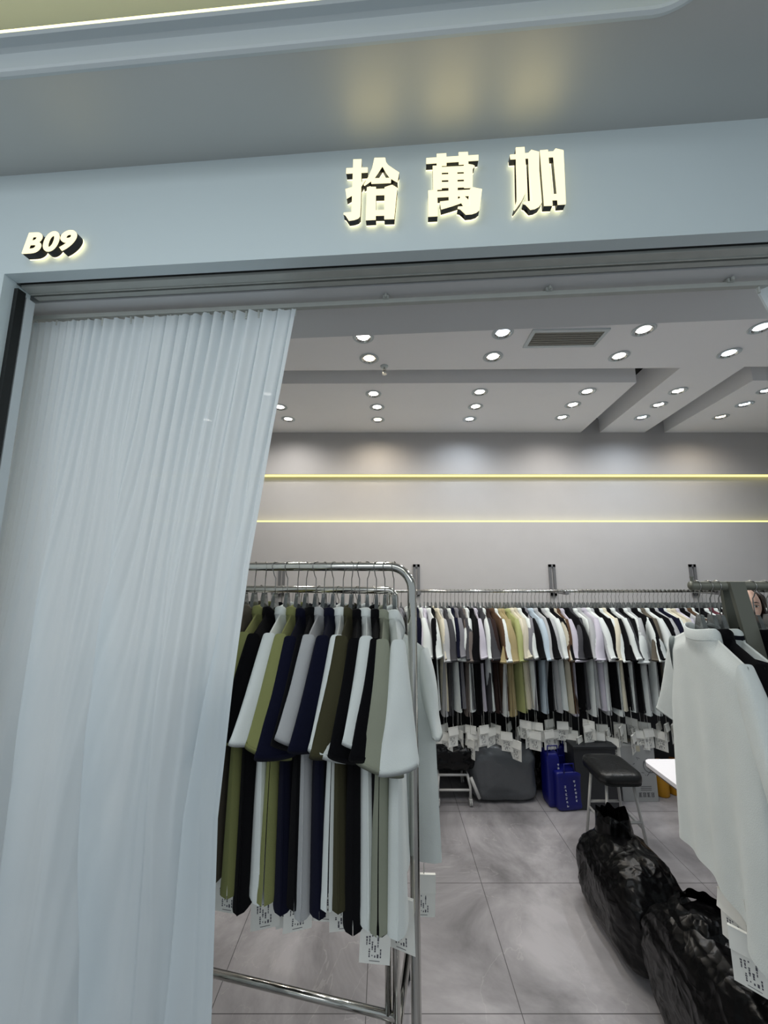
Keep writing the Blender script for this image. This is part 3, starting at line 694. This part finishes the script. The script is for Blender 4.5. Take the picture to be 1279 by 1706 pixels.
for i, (px, c) in enumerate(fr):
    k = (px-639.5)/620*.989      # solve for the place on the rail
    t_ = (P0.x - k*P0.y)/(-UR.x + k*UR.y)
    p = P0 + UR*t_; p.z = 1.702
    tee(p, -pi/2 + R_.uniform(-.05, .05) + (.05 if i == 16 else .10 if i == 0 else 0), F[c], frn[i], 'clear hanger of the '+frn[i].replace(' on the front rack', '').replace(' of the front rack', '').replace('t-shirt', 'tee').replace(' at the middle', ' midway'), 't-shirts on the front chrome rack', 'hangers on the front chrome rack', .015,
        dat=FPV[(i*2+1) % 5 if 1 < i < 16 else 5], tagx=R_.uniform(.02, .16), tagy=R_.uniform(-.01, .01), sl=R_.choice((.05, .07, .09)), tagrz=pi/2+R_.uniform(-.5, .5), L=R_.uniform(.97, 1.02))
# t-shirts on the lower rack behind
bk = [(-.02, 'white'), (.09, 'black'), (.16, 'grey'), (.24, 'navy'), (.33, 'white'), (.41, 'taupe'), (.50, 'black'), (.60, 'beige'), (.70, 'white'), (.80, 'black')]
PB = Vector((.045, 1.56, 0)); bc = {}
for i, (t_, c) in enumerate(bk):
    p = PB + UR*max(t_, .036); p.z = 1.605; bc[c] = bc.get(c, 0)+1
    lab = 'pale white t-shirt seen right of the front post, end of the lower rack' if i == 0 else '%s %s t-shirt from the right on the lower rear rack' % (ordn[bc[c]-1], c)
    tee(p, -pi/2 + (.72 if i == 0 else R_.uniform(-.05, .05)), F[c], lab, 'clear hanger of the '+lab.replace('t-shirt', 'tee').replace('seen right of the front post, ', ''), 't-shirts on the lower chrome rack', 'hangers on the lower chrome rack', .0145,
        dat=FPV[4] if i == 0 else None, tagx=.16 if i == 0 else .1, tagy=.03 if i == 0 else 0, sl=.13 if i == 0 else .07, tagrz=pi/2-.72 if i == 0 else pi/2+R_.uniform(-.4, .4), L=1.0)

# ---- grey-green rack on the right
gz = 1.640; gy = 1.24
gr = empty('display_rail', (1.6, gy, 0), 'dark grey-green display rail with slanted flat legs at the right', 'clothes rack')
gx0 = (1151-639.5)/620*(gy*.989-.01)
b = bmesh.new(); tube(b, [(gx0-1.6, 0, gz), (2.7-1.6, 0, gz)], .0145, 20); mesh('rail', b, M_grail, gr, True)
b = bmesh.new(); cyl(b, (gx0-1.6+.006, 0, gz+.012), .004, .018, 12); cyl(b, (gx0-1.6+.006, 0, gz+.026), .006, .004, 12); mesh('end_pin', b, M_grail, gr)
lx = (1219-639.5)/620*(gy*.989-.01)
for xx, dx in ((lx, .30), (2.62, .0)):
    for sg in (-1, 1):
        b = bmesh.new(); hw_ = .024; th = .006; y0, y1 = sg*.016, (-.30 if sg < 0 else .26); ex = dx if sg > 0 else 0
        prism(b, [(xx-hw_-1.6, y0-th, gz+.014), (xx+hw_-1.6, y0-th, gz+.014), (xx+hw_-1.6, y0+th, gz+.014), (xx-hw_-1.6, y0+th, gz+.014)], [(xx-hw_-1.6+ex, y1-th, 0), (xx+hw_-1.6+ex, y1-th, 0), (xx+hw_-1.6+ex, y1+th, 0), (xx-hw_-1.6+ex, y1+th, 0)]); mesh('leg', b, M_grail, gr)
M_str = stripe_mat('fabric_white_black_stripe', (206, 214, 212), (16, 18, 26), .052, .24)
M_str2 = stripe_mat('fabric_grey_black_stripe', (92, 88, 82), (14, 14, 16), .040, .35)
BIG = []
for v in range(3):
    BIG.append(dict(torso=mesh('torso', torso_bm(60+v, nx=60, nz=50, L=.74, sh=.225, hw=.255, A=.016, fold=.007, thick=1.3), M_paper, smooth=True, link=False, weld=True).data,
        sleeve_near=mesh('sleeve', sleeve_bm(70+v, 1, nr=48, ns=26, psi=[.9, .6, .8][v], rb=.078, ra=.03, yo=.05, ln=.27, fw=.004, out=.26), M_paper, smooth=True, link=False).data,
        sleeve_far=mesh('sleeve', sleeve_bm(80+v, -1, nr=48, ns=26, psi=1.0, rb=.070, ra=.03, yo=0, ln=.27, fw=.004, out=.26), M_paper, smooth=True, link=False).data,
        collar=mesh('collar', collar_bm(.024, 48), M_paper, smooth=True, link=False).data))
rg = [(1.022, 'white', F['white'], 'large plain white t-shirt at the left end of the right rail', -pi/2-.30, .35), (1.06, 'black', F['black'], 'black t-shirt directly behind the large white one on the right rail', -pi/2-.28, .4),
      (1.088, 'striped', M_str, 'white t-shirt with black stripes on the right rail', -pi/2-.26, .3), (1.20, 'black', F['black'], 'black t-shirt beside the rail leg, behind the striped one', -pi/2-.12, .3),
      (1.245, 'striped', M_str, 'white black-striped t-shirt right of the rail leg', -pi/2-.12, .3), (1.31, 'grey', M_str2, 'grey and black striped t-shirt at the right edge on the right rail', -pi/2-.10, .3)]
for i, (x, c, m, lab, rz, hr) in enumerate(rg):
    tee((x, gy, gz), rz, m, lab, 'clear hanger of the '+lab.replace('t-shirt', 'tee').replace(' on the right rail', '').replace('directly ', ''), 't-shirts on the right display rail', 'hangers on the right display rail', .0145, dat=BIG[i % 3], tag=i < 4, tagx=(.10, -.04, .06, .0)[i % 4], tagy=-.02, sl=(.08, .10, .12, .12)[i % 4], tagrz=(1.05, .45, .8, .9)[i % 4], hookrz=hr)

# ================================================================== TABLE
tx0 = 1.29; tb_ = empty('table', (1.9, 1.735, 0), 'white topped table with a rounded corner at the right', 'table')
b = bmesh.new(); pts = []
for cx, cy, a0 in ((.55, .25, 0), (-.57, .25, 90), (-.57, -.25, 180), (.55, -.25, 270)):
    for k in range(9):
        a = radians(a0+90*k/8); pts.append((cx+.04*cos(a), cy+.04*sin(a)))
prism(b, [(x, y, .732) for x, y in pts], [(x, y, .75) for x, y in pts]); mesh('tabletop', b, M_table, tb_)
b = bmesh.new(); prism(b, [(x*.995, y*.995, .724) for x, y in pts], [(x*.995, y*.995, .732) for x, y in pts]); mesh('edge_band', b, M_edge, tb_)
for sx in (-.2, .5):
    for sy in (-.22, .22): b = bmesh.new(); box(b, (sx, sy, .362), (.03, .03, .724), bev=.003); mesh('leg', b, M_wmet, tb_)

# ================================================================== BAGS AND THINGS ON THE FLOOR
def blob(w, d, h, seed, crump=.02, e1=.55, e2=.5, top=0, nu=96, nv=64, freq=5, lean=(0, 0), ridg=1.0, dent=0):
    """a soft filled bag: rounded box, flat bottom, ridged crumples, gathered top"""
    b = bmesh.new(); R = []; off = Vector((seed*3.7, seed*1.3, seed))
    sg = lambda v, e: math.copysign(abs(v)**e, v)
    for j in range(nv+1):
        ph = -pi/2 + pi*j/nv; r = []
        for i in range(nu):
            th = 2*pi*i/nu
            x = sg(cos(ph), e1)*sg(cos(th), e2); y = sg(cos(ph), e1)*sg(sin(th), e2); z = sg(sin(ph), e1)
            p = Vector((x*w/2, y*d/2, (z+1)*h/2))
            if top and z > .2: k = ss((z-.2)/.8); p.x *= 1-top*k; p.y *= 1-top*k
            p.x += lean[0]*(p.z/h); p.y += lean[1]*(p.z/h)
            nrm = Vector((x/w, y/d, z/h*.7)).normalized()
            q = p*freq + off
            rd = 1 - abs(noise.noise(q)*2); rd2 = 1-abs(noise.noise(q*2.3+Vector((5, 2, 1)))*2); rd3 = 1-abs(noise.noise(q*5.1+Vector((3, 9, 1)))*2)
            fade = ss(p.z/h*3+.15)
            p += nrm*crump*(rd*.6+rd2*.45*ridg+rd3*.22*ridg-.8)*fade
            p.z = max(0.0, p.z)
            r.append(b.verts.new(p))
        R.append(r)
    for j in range(nv):
        for i in range(nu): b.faces.new((R[j][i], R[j][(i+1) % nu], R[j+1][(i+1) % nu], R[j+1][i]))
    return b
def frill(b, c, r0, r1, h, seed, n=120, rows=12):
    """gathered open mouth of a bag"""
    R = []
    for j in range(rows+1):
        t = j/rows; r = []
        for i in range(n):
            th = 2*pi*i/n; rr = r0+(r1-r0)*t**1.4; w = .6*noise.noise(Vector((cos(th)*2.0, sin(th)*2.0, seed+t*.8)))
            w2 = noise.noise(Vector((cos(th)*4, sin(th)*4, seed+4+t*1.5)))
            rr *= 1+.30*w*t+.12*w2*t
            r.append(b.verts.new(Vector(c)+Vector((rr*cos(th), rr*sin(th), h*t*(1+.35*w)))))
        R.append(r)
    for j in range(rows):
        for i in range(n): b.faces.new((R[j][i], R[j][(i+1) % n], R[j+1][(i+1) % n], R[j+1][i]))
t = empty('black_plastic_bag', (1.16, 1.99, 0), 'black bin bag with a gathered mouth standing just in front of the stool', 'bag', 'large black plastic bags')
mesh('bag_body', blob(.34, .52, .40, 3, .026, top=.22), M_bag, t, True, weld=True)
b = bmesh.new(); frill(b, (-.0, .10, .35), .09, .07, .12, 2); mesh('bag_mouth', b, M_bag, t, True)
t = empty('black_plastic_bag', (1.175, 1.42, 0), 'large crumpled black bin bag in front, beside the right clothes rail', 'bag', 'large black plastic bags')
mesh('bag_body', blob(.36, .66, .45, 8, .028, top=.18, e1=.5, e2=.45), M_bag, t, True, weld=True)
b = bmesh.new(); frill(b, (-.0, .14, .41), .12, .08, .06, 5); mesh('bag_mouth', b, M_bag, t, True)
# grey wrapped sack
t = empty('grey_sack', (.885, 3.14, 0), 'plump dark grey plastic wrapped sack on the floor under the rear rail', 'bag')
mesh('sack_body', blob(.50, .34, .40, 5, .022, top=.05, e1=.35, e2=.35, freq=4), M_gbag, t, True, weld=True)
# dark bag between the grey sack and the blue bags, one in the corner to the left
t = setp(mesh('black_plastic_bag', blob(.24, .30, .46, 12, .02, e1=.4, e2=.4), M_bag, None, True, weld=True), 'narrow black bag squeezed between the grey sack and the blue bags', 'bag'); t.location = (1.235, 3.25, 0)
# wheeled frame with a black bag
wf = empty('wheeled_stool_frame', (.51, 3.12, 0), 'white tubular wheeled frame carrying a black bag', 'trolley')
for x, y in ((-.12, -.16), (.115, -.16), (-.12, .14), (.115, .14)):
    b = bmesh.new(); tube(b, [(x, y, .05), (x, y, .13), (x*.9, y*.8, .19)], .010, 12); lg = mesh('leg', b, M_wmet, wf, True)
    b = bmesh.new(); tube(b, [(x-.010, y, .022), (x-.002, y, .022)], .022, 18); tube(b, [(x+.002, y, .022), (x+.010, y, .022)], .022, 18); box(b, (x, y, .042), (.026, .03, .016), bev=.004); mesh('caster', b, M_wmet, lg)
b = bmesh.new(); tube(b, [(-.12, -.16, .105), (.115, -.16, .105)], .008, 10); tube(b, [(-.12, .14, .105), (.115, .14, .105)], .008, 10); tube(b, [(-.11, -.13, .19), (.105, -.13, .19), (.105, .11, .19), (-.11, .11, .19), (-.11, -.13, .19)], .009, 10); mesh('crossbar', b, M_wmet, wf, True)
b = bmesh.new(); tube(b, [(.12, -.165, .19), (.175, -.18, .06)], .012, 12); mesh('brace', b, M_wmet, wf, True)
t = setp(mesh('black_plastic_bag', blob(.42, .34, .26, 21, .025, top=.2), M_bag, None, True, weld=True), 'black bag lying on the white wheeled frame', 'bag'); t.location = (.51, 3.13, .20)
t = setp(mesh('black_plastic_bag', blob(.40, .32, .42, 33, .025, top=.2), M_bag, None, True, weld=True), 'black bag on the floor left of the wheeled frame, mostly hidden by the chrome rack', 'bag'); t.location = (.14, 3.22, 0)
# blue carrier bags
def stroke_col(b, x, z, n, s, y, seed, lean=.0):
    rn = random.Random(seed)
    for k in range(n):
        cz = z - k*s*1.35; cx = x + lean*k*s
        for _ in range(5):
            if rn.random() < .5: box(b, (cx+rn.uniform(-.1, .1)*s, y, cz+rn.uniform(-.35, .35)*s), (s*rn.uniform(.4, .8), .0012, s*.12))
            else: box(b, (cx+rn.uniform(-.3, .3)*s, y, cz+rn.uniform(-.15, .15)*s), (s*.12, .0012, s*rn.uniform(.4, .8)), Matrix.Rotation(rn.uniform(-.5, .5), 4, 'Y'))
def blue_bag(loc, w, d, h, rz, label, col):
    t = empty('blue_carrier_bag', loc, label, 'bag', 'blue carrier bags', rz)
    mesh('bag_body', blob(w, d, h, loc[0], .007, e1=.22, e2=.3, freq=6), M_blue, t, True, weld=True)
    b = bmesh.new()
    for (x, z, n, sd) in col: stroke_col(b, x, z, n, .0185, -d/2-.0055, sd, .12)
    mesh('printed_characters', b, M_whitep, t)
    for yy in (-d/2+.01, d/2-.01):
        b = bmesh.new(); tube(b, [(-.04, yy, h-.02), (-.035, yy, h+.05), (.035, yy, h+.05), (.04, yy, h-.02)], .005, 8); mesh('handle', b, M_blue, t, True)
    return t
blue_bag((1.315, 2.965, 0), .20, .14, .255, .12, 'shiny blue carrier bag with white characters, the lower one in front', [(.025, .195, 6, 4), (-.045, .165, 6, 9)])
blue_bag((1.40, 3.13, 0), .17, .14, .36, .0, 'tall blue carrier bag standing behind the lower blue one at its right', [])
blue_bag((1.225, 3.03-.04, 0), .10, .12, .36, .05, 'blue carrier bag with white characters behind and left of the lower one', [(.028, .29, 3, 6)])
# stool
stl = empty('stool', (1.43, 2.56, 0), 'stool with a worn black padded seat and white metal legs', 'stool')
b = bmesh.new()
pts = []
for cx, cy, a0 in ((.085, .09, 0), (-.085, .09, 90), (-.085, -.09, 180), (.085, -.09, 270)):
    for k in range(7):
        a = radians(a0+15*k); pts.append((cx+.075*cos(a), cy+.065*sin(a)))
R5 = []
for sc, z in ((.97, .425), (1, .430), (1.0, .452), (.97, .466), (.88, .474), (.6, .479), (.2, .480)):
    R5.append([b.verts.new((x*sc, y*sc, z+.003*noise.noise(Vector((x*40, y*40, z))))) for x, y in pts])
for j in range(len(R5)-1):
    for k in range(len(pts)): b.faces.new((R5[j][k], R5[j][(k+1) % len(pts)], R5[j+1][(k+1) % len(pts)], R5[j+1][k]))
b.faces.new(R5[0][::-1]); b.faces.new(R5[-1]); mesh('seat', b, M_leath, stl, True)
b = bmesh.new(); prism(b, [(x*.98, y*.98, .412) for x, y in pts], [(x*.98, y*.98, .425) for x, y in pts]); mesh('seat_base', b, M_black, stl)
for sx in (-1, 1):
    for sy in (-1, 1): b = bmesh.new(); tube(b, [(sx*.10, sy*.09, .414), (sx*.15, sy*.13, .0)], .010, 12); mesh('leg', b, M_wmet, stl, True)
b = bmesh.new()
for sy in (-1, 1): tube(b, [(-.125, sy*.112, .20), (.125, sy*.112, .20)], .008, 10)
for sx in (-1, 1): tube(b, [(sx*.128, -.115, .17), (sx*.128, .115, .17)], .008, 10)
mesh('rung', b, M_wmet, stl, True); stl.scale = (.80, .92, 1)
# dark box behind the stool
t = empty('storage_box', (1.52, 3.02, 0), 'dark grey lidded box behind the stool', 'box')
b = bmesh.new(); box(b, (0, 0, .20), (.30, .22, .40), bev=.006); mesh('box_body', b, mat('dark_box', (44, 46, 50), .5), t)
b = bmesh.new(); box(b, (0, 0, .412), (.32, .24, .024), bev=.006); mesh('lid', b, mat('dark_box_lid', (34, 36, 40), .5), t)
# printed carton
t = empty('cardboard_carton', (1.885, 3.10, 0), 'pale printed cardboard carton standing on the floor left of the yellow jugs', 'box')
b = bmesh.new(); box(b, (0, 0, .19), (.26, .18, .38), bev=.002); mesh('carton_body', b, M_carton, t)
b = bmesh.new(); box(b, (0, 0, .3812), (.262, .05, .0012)); box(b, (0, -.0906, .36), (.05, .0008, .04)); mesh('tape', b, mat('packing_tape', (196, 190, 170), .3), t)
b = bmesh.new(); rn = random.Random(5); yy = -.0906
for k in range(4):       # bold line of four characters along the foot of the carton
    x = .0+k*.030
    box(b, (x, yy, .058), (.022, .0008, .003)); box(b, (x, yy, .046), (.018, .0008, .003)); box(b, (x, yy, .034), (.022, .0008, .003)); box(b, (x-.007, yy, .046), (.003, .0008, .024)); box(b, (x+.007*(1 if k % 2 else 0), yy, .046), (.003, .0008, .024))
for k in range(3): box(b, (.045, yy, .078+k*.012), (.08, .0008, .0022))
for k in range(14):
    x = -.03+rn.uniform(0, .13); z = rn.uniform(.16, .30); box(b, (x, yy, z), (rn.uniform(.008, .03), .0008, .0025), Matrix.Rotation(rn.uniform(-1.2, 1.2), 4, 'Y'))
for k in range(18):
    a = radians(150+k*9); box(b, (.09+.05*cos(a), yy, .245+.05*sin(a)), (.008, .0008, .0035), Matrix.Rotation(-a+pi/2, 4, 'Y'))
mesh('carton_print', b, mat('carton_ink', (62, 62, 68), .7), t)
for i, (x, y, lab) in enumerate(((2.10, 3.10, 'yellow plastic jug beside the printed carton'), (2.22, 3.12, 'yellow plastic jug between two others under the table edge'), (2.35, 3.10, 'yellow plastic jug furthest right under the table edge'))):
    t = empty('yellow_jug', (x, y, 0), lab, 'jug', 'yellow jugs on the floor')
    b = bmesh.new(); lathe(b, [(0, 0), (.048, 0), (.054, .01), (.054, .14), (.050, .165), (.036, .19), (.018, .21), (.016, .225), (0, .225)], 24); mesh('jug_body', b, M_yellow, t, True)
    b = bmesh.new(); cyl(b, (0, 0, .218), .020, .026, 18); mesh('cap', b, mat('jug_cap', (150, 90, 20), .4), t)
    b = bmesh.new(); tube(b, [(.045, 0, .16), (.066, 0, .15), (.068, 0, .09), (.052, 0, .07)], .007, 8); mesh('handle', b, M_yellow, t, True)

# ================================================================== PERSON behind the rail
def skin_mesh(verts, edges, radii, name, m, sub=2, root=0, voxel=None, extra=None):
    me = bpy.data.meshes.new(name); me.from_pydata(verts, edges, [])
    o = bpy.data.objects.new(name, me); COL.objects.link(o)
    sk = o.modifiers.new('s', 'SKIN'); sk.use_smooth_shade = True
    for i, r in enumerate(radii):
        rr = r if isinstance(r, tuple) else (r, r)
        me.skin_vertices[0].data[i].radius = rr; me.skin_vertices[0].data[i].use_root = (i == root)
    sb = o.modifiers.new('u', 'SUBSURF'); sb.levels = sub; sb.render_levels = sub
    dg = bpy.context.evaluated_depsgraph_get(); dg.update(); ev = o.evaluated_get(dg); nm = bpy.data.meshes.new_from_object(ev)
    bpy.data.objects.remove(o)
    if extra:
        bm = bmesh.new(); bm.from_mesh(nm); ex = extra(); tmp = bpy.data.meshes.new('x'); ex.to_mesh(tmp); ex.free(); bm.from_mesh(tmp); bm.to_mesh(nm); bm.free()
    o = bpy.data.objects.new(name, nm); COL.objects.link(o); nm.materials.clear(); nm.materials.append(m)
    if voxel:
        rm = o.modifiers.new('r', 'REMESH'); rm.mode = 'VOXEL'; rm.voxel_size = voxel; rm.use_smooth_shade = True
        sm = o.modifiers.new('m', 'SMOOTH'); sm.iterations = 3; sm.factor = .5
        dg = bpy.context.evaluated_depsgraph_get(); dg.update(); n2 = bpy.data.meshes.new_from_object(o.evaluated_get(dg)); o.modifiers.clear(); o.data = n2; n2.materials.clear(); n2.materials.append(m)
    for p in o.data.polygons: p.use_smooth = True
    return o
HZ = 1.474      # eye height
def head_bm():
    b = bmesh.new(); nu, nv = 72, 56; R = []
    g = lambda x, y, s: math.exp(-(x*x+y*y)/(s*s))
    for j in range(nv+1):
        ph = -pi/2+pi*j/nv; r = []
        for i in range(nu):
            th = 2*pi*i/nu; d = Vector((cos(ph)*sin(th), -cos(ph)*cos(th), sin(ph)))
            p = Vector((d.x*.072, d.y*.092, d.z*.112))
            if p.z < 0:
                k = -p.z/.112; p.x *= 1-.42*k*k; p.y = p.y*(1-.12*k) - .012*k*(1 if d.y < 0 else .2) + (.02*k if d.y > 0 else 0)
            if d.y < 0:
                X, Z = p.x, p.z; f = 0
                f += .020*g(X/1.0, (Z+.030)*.8, .014) + .010*g(X, (Z+.010)*.5, .010)     # nose
                f -= .009*(g(X-.030, Z-.004, .017)+g(X+.030, Z-.004, .017))             # eye sockets
                f += .006*(g(X-.034, (Z+.032), .022)+g(X+.034, (Z+.032), .022))           # cheeks
                f += .006*g(X*.6, (Z+.063), .010) + .008*g(X*.8, (Z+.098), .018)          # mouth, chin
                f += .003*g(X*.5, Z-.028, .012)
                p.y -= f
            r.append(b.verts.new(p + Vector((0, -.012, HZ))))
        R.append(r)
    for j in range(nv):
        for i in range(nu): b.faces.new((R[j][i], R[j][(i+1) % nu], R[j+1][(i+1) % nu], R[j+1][i]))
    for s in (-1, 1):
        tube(b, [(s*.070, .004, HZ+.022), (s*.080, .014, HZ+.012), (s*.080, .012, HZ-.012), (s*.070, .004, HZ-.026)], [.005, .008, .007, .005], 8)
    bmesh.ops.remove_doubles(b, verts=b.verts, dist=1e-5); return b
V = [(0, 0, .90), (0, 0, 1.00), (0, .005, 1.12), (0, .01, 1.24), (0, .012, 1.33), (0, .010, 1.37), (0, 0, 1.43)]
E = [(0, 1), (1, 2), (2, 3), (3, 4), (4, 5), (5, 6)]
Rd = [(.15, .10), (.125, .09), (.11, .085), (.13, .09), (.10, .065), (.048, .048), (.046, .046)]
def add(v, r, p): V.append(v); Rd.append(r); E.append((p, len(V)-1)); return len(V)-1
for s in (-1, 1):
    a = add((s*.13, .01, 1.31), .045, 4); a = add((s*.18, .01, 1.25), .042, a); a = add((s*.20, .02, 1.08), .036, a); a = add((s*.195, -.03, .96), .030, a); a = add((s*.18, -.10, .86), .021, a)
    hnd = add((s*.175, -.13, .82), (.030, .016), a)
    for q, (dx, dy, l) in enumerate(((-.028, 0, .055), (-.010, -.004, .066), (.010, -.004, .062), (.028, 0, .048))):
        f = add((s*.175+dx, -.150+dy, .79), .009, hnd); f = add((s*.175+dx*1.1, -.158+dy, .79-l*.5), .008, f); add((s*.175+dx*1.1, -.150+dy, .79-l), .007, f)
    f = add((s*(.175-.034), -.135, .80), .010, hnd); add((s*(.175-.048), -.150, .775), .009, f)
    l = add((s*.085, 0, .84), .085, 0); l = add((s*.09, 0, .66), .070, l); l = add((s*.092, -.005, .47), .052, l); l = add((s*.094, .01, .32), .050, l); l = add((s*.095, .015, .09), .034, l); add((s*.10, -.10, .035), (.036, .028), l)
PL = Vector((2.165, 2.30, 0))
pr = empty('person', PL, 'person with long dark hair in a dark top standing behind the right clothes rail', 'person', rz=-.50)
bd = skin_mesh(V, E, Rd, 'body', M_skin, voxel=.006, extra=head_bm); bd.parent = pr
def hair_bm():
    b = bmesh.new(); nu, nv = 64, 40; R = []
    for j in range(nv+1):
        t = j/nv; r = []
        for i in range(nu+1):
            th = radians(-106 + 212*i/nu)     # open towards the face
            if t < .45:
                ph = pi/2*(1-t/.45); x = .086*cos(ph)*sin(th); y = .105*cos(ph)*cos(th)+.0; z = HZ+.015+.118*sin(ph)
            else:
                k = (t-.45)/.55; x = (.086+.020*sin(pi*k))*sin(th)*(1-.15*k); y = (.105-.02*k)*cos(th)+.012*k; z = HZ+.015-.34*k
            w = .004*sin(th*26)+.003*noise.noise(Vector((th*4, t*3, 1)))
            n = Vector((sin(th), cos(th), 0)); r.append(b.verts.new(Vector((x, y, z))+n*w))
        R.append(r)
    for j in range(nv):
        for i in range(nu): b.faces.new((R[j][i], R[j][i+1], R[j+1][i+1], R[j+1][i]))
    for (x0, x1) in ((.058, .074), (-.060, -.078)):    # loose strands by the face
        tube(b, [(x0*.4, -.07, HZ+.105), (x0, -.112, HZ+.06), (x1, -.118, HZ+.0), (x1*1.1, -.095, HZ-.09)], [.0018, .0018, .0012, .0006], 6)
    return b
h = mesh('hair', hair_bm(), M_hair, pr, True); so = h.modifiers.new('s', 'SOLIDIFY'); so.thickness = .008; so.offset = 1
for s in (-1, 1):
    b = bmesh.new(); bmesh.ops.create_uvsphere(b, u_segments=16, v_segments=10, radius=1, matrix=Matrix.Translation((s*.030, -.090, HZ+.003)) @ Matrix.Diagonal((.0125, .008, .0055, 1))); e = mesh('eye', b, M_eyew, pr, True)
    b = bmesh.new(); bmesh.ops.create_uvsphere(b, u_segments=14, v_segments=8, radius=1, matrix=Matrix.Translation((s*.030, -.0962, HZ+.002)) @ Matrix.Diagonal((.0055, .003, .0052, 1))); mesh('iris', b, M_eye, e, True)
    b = bmesh.new(); tube(b, [(s*.017, -.097, HZ+.006), (s*.030, -.0995, HZ+.0095), (s*.044, -.091, HZ+.006)], [.0012, .0018, .0012], 6); mesh('eyelash', b, M_eye, e, True)
    b = bmesh.new(); tube(b, [(s*.014, -.103, HZ+.022), (s*.030, -.102, HZ+.027), (s*.047, -.088, HZ+.021)], [.0024, .0028, .001], 8); mesh('eyebrow', b, M_hair, pr, True)
b = bmesh.new(); tube(b, [(-.021, -.100, HZ-.063), (-.008, -.1085, HZ-.0600), (0, -.109, HZ-.0615), (.008, -.1085, HZ-.0600), (.021, -.100, HZ-.063)], [.001, .0035, .0032, .0035, .001], 8)
tube(b, [(-.019, -.100, HZ-.0645), (0, -.108, HZ-.069), (.019, -.100, HZ-.0645)], [.001, .0048, .001], 8); mesh('lips', b, M_lip, pr, True)
TV = [(0, 0, .86), (0, 0, 1.00), (0, .005, 1.12), (0, .01, 1.24), (0, .012, 1.335)]; TE = [(0, 1), (1, 2), (2, 3), (3, 4)]; TR = [(.165, .118), (.14, .105), (.128, .10), (.145, .105), (.11, .075)]
for s in (-1, 1):
    n0 = len(TV); TV += [(s*.135, .01, 1.312), (s*.185, .01, 1.25), (s*.205, .02, 1.09), (s*.20, -.02, .99)]; TR += [.055, .052, .047, .044]; TE += [(4, n0), (n0, n0+1), (n0+1, n0+2), (n0+2, n0+3)]
o = skin_mesh(TV, TE, TR, 'top', fabric('dark_top', (30, 30, 34))); o.parent = pr
LV = [(0, 0, .93), (0, 0, .86)]; LE = [(0, 1)]; LR = [(.155, .112), (.165, .118)]
for s in (-1, 1):
    n0 = len(LV); LV += [(s*.088, 0, .78), (s*.092, 0, .60), (s*.095, 0, .40), (s*.096, .01, .12)]; LR += [.098, .086, .074, .064]; LE += [(1, n0), (n0, n0+1), (n0+1, n0+2), (n0+2, n0+3)]
o = skin_mesh(LV, LE, LR, 'trousers', fabric('dark_trousers', (36, 38, 48))); o.parent = pr
for s in (-1, 1):
    b = bmesh.new(); bmesh.ops.create_uvsphere(b, u_segments=24, v_segments=14, radius=1, matrix=Matrix.Translation((s*.098, -.055, .035)) @ Matrix.Diagonal((.045, .125, .048, 1)))
    for v in b.verts: v.co.z = max(0, v.co.z)
    mesh('shoe', b, mat('shoe_white', (200, 200, 198), .5), pr, True)
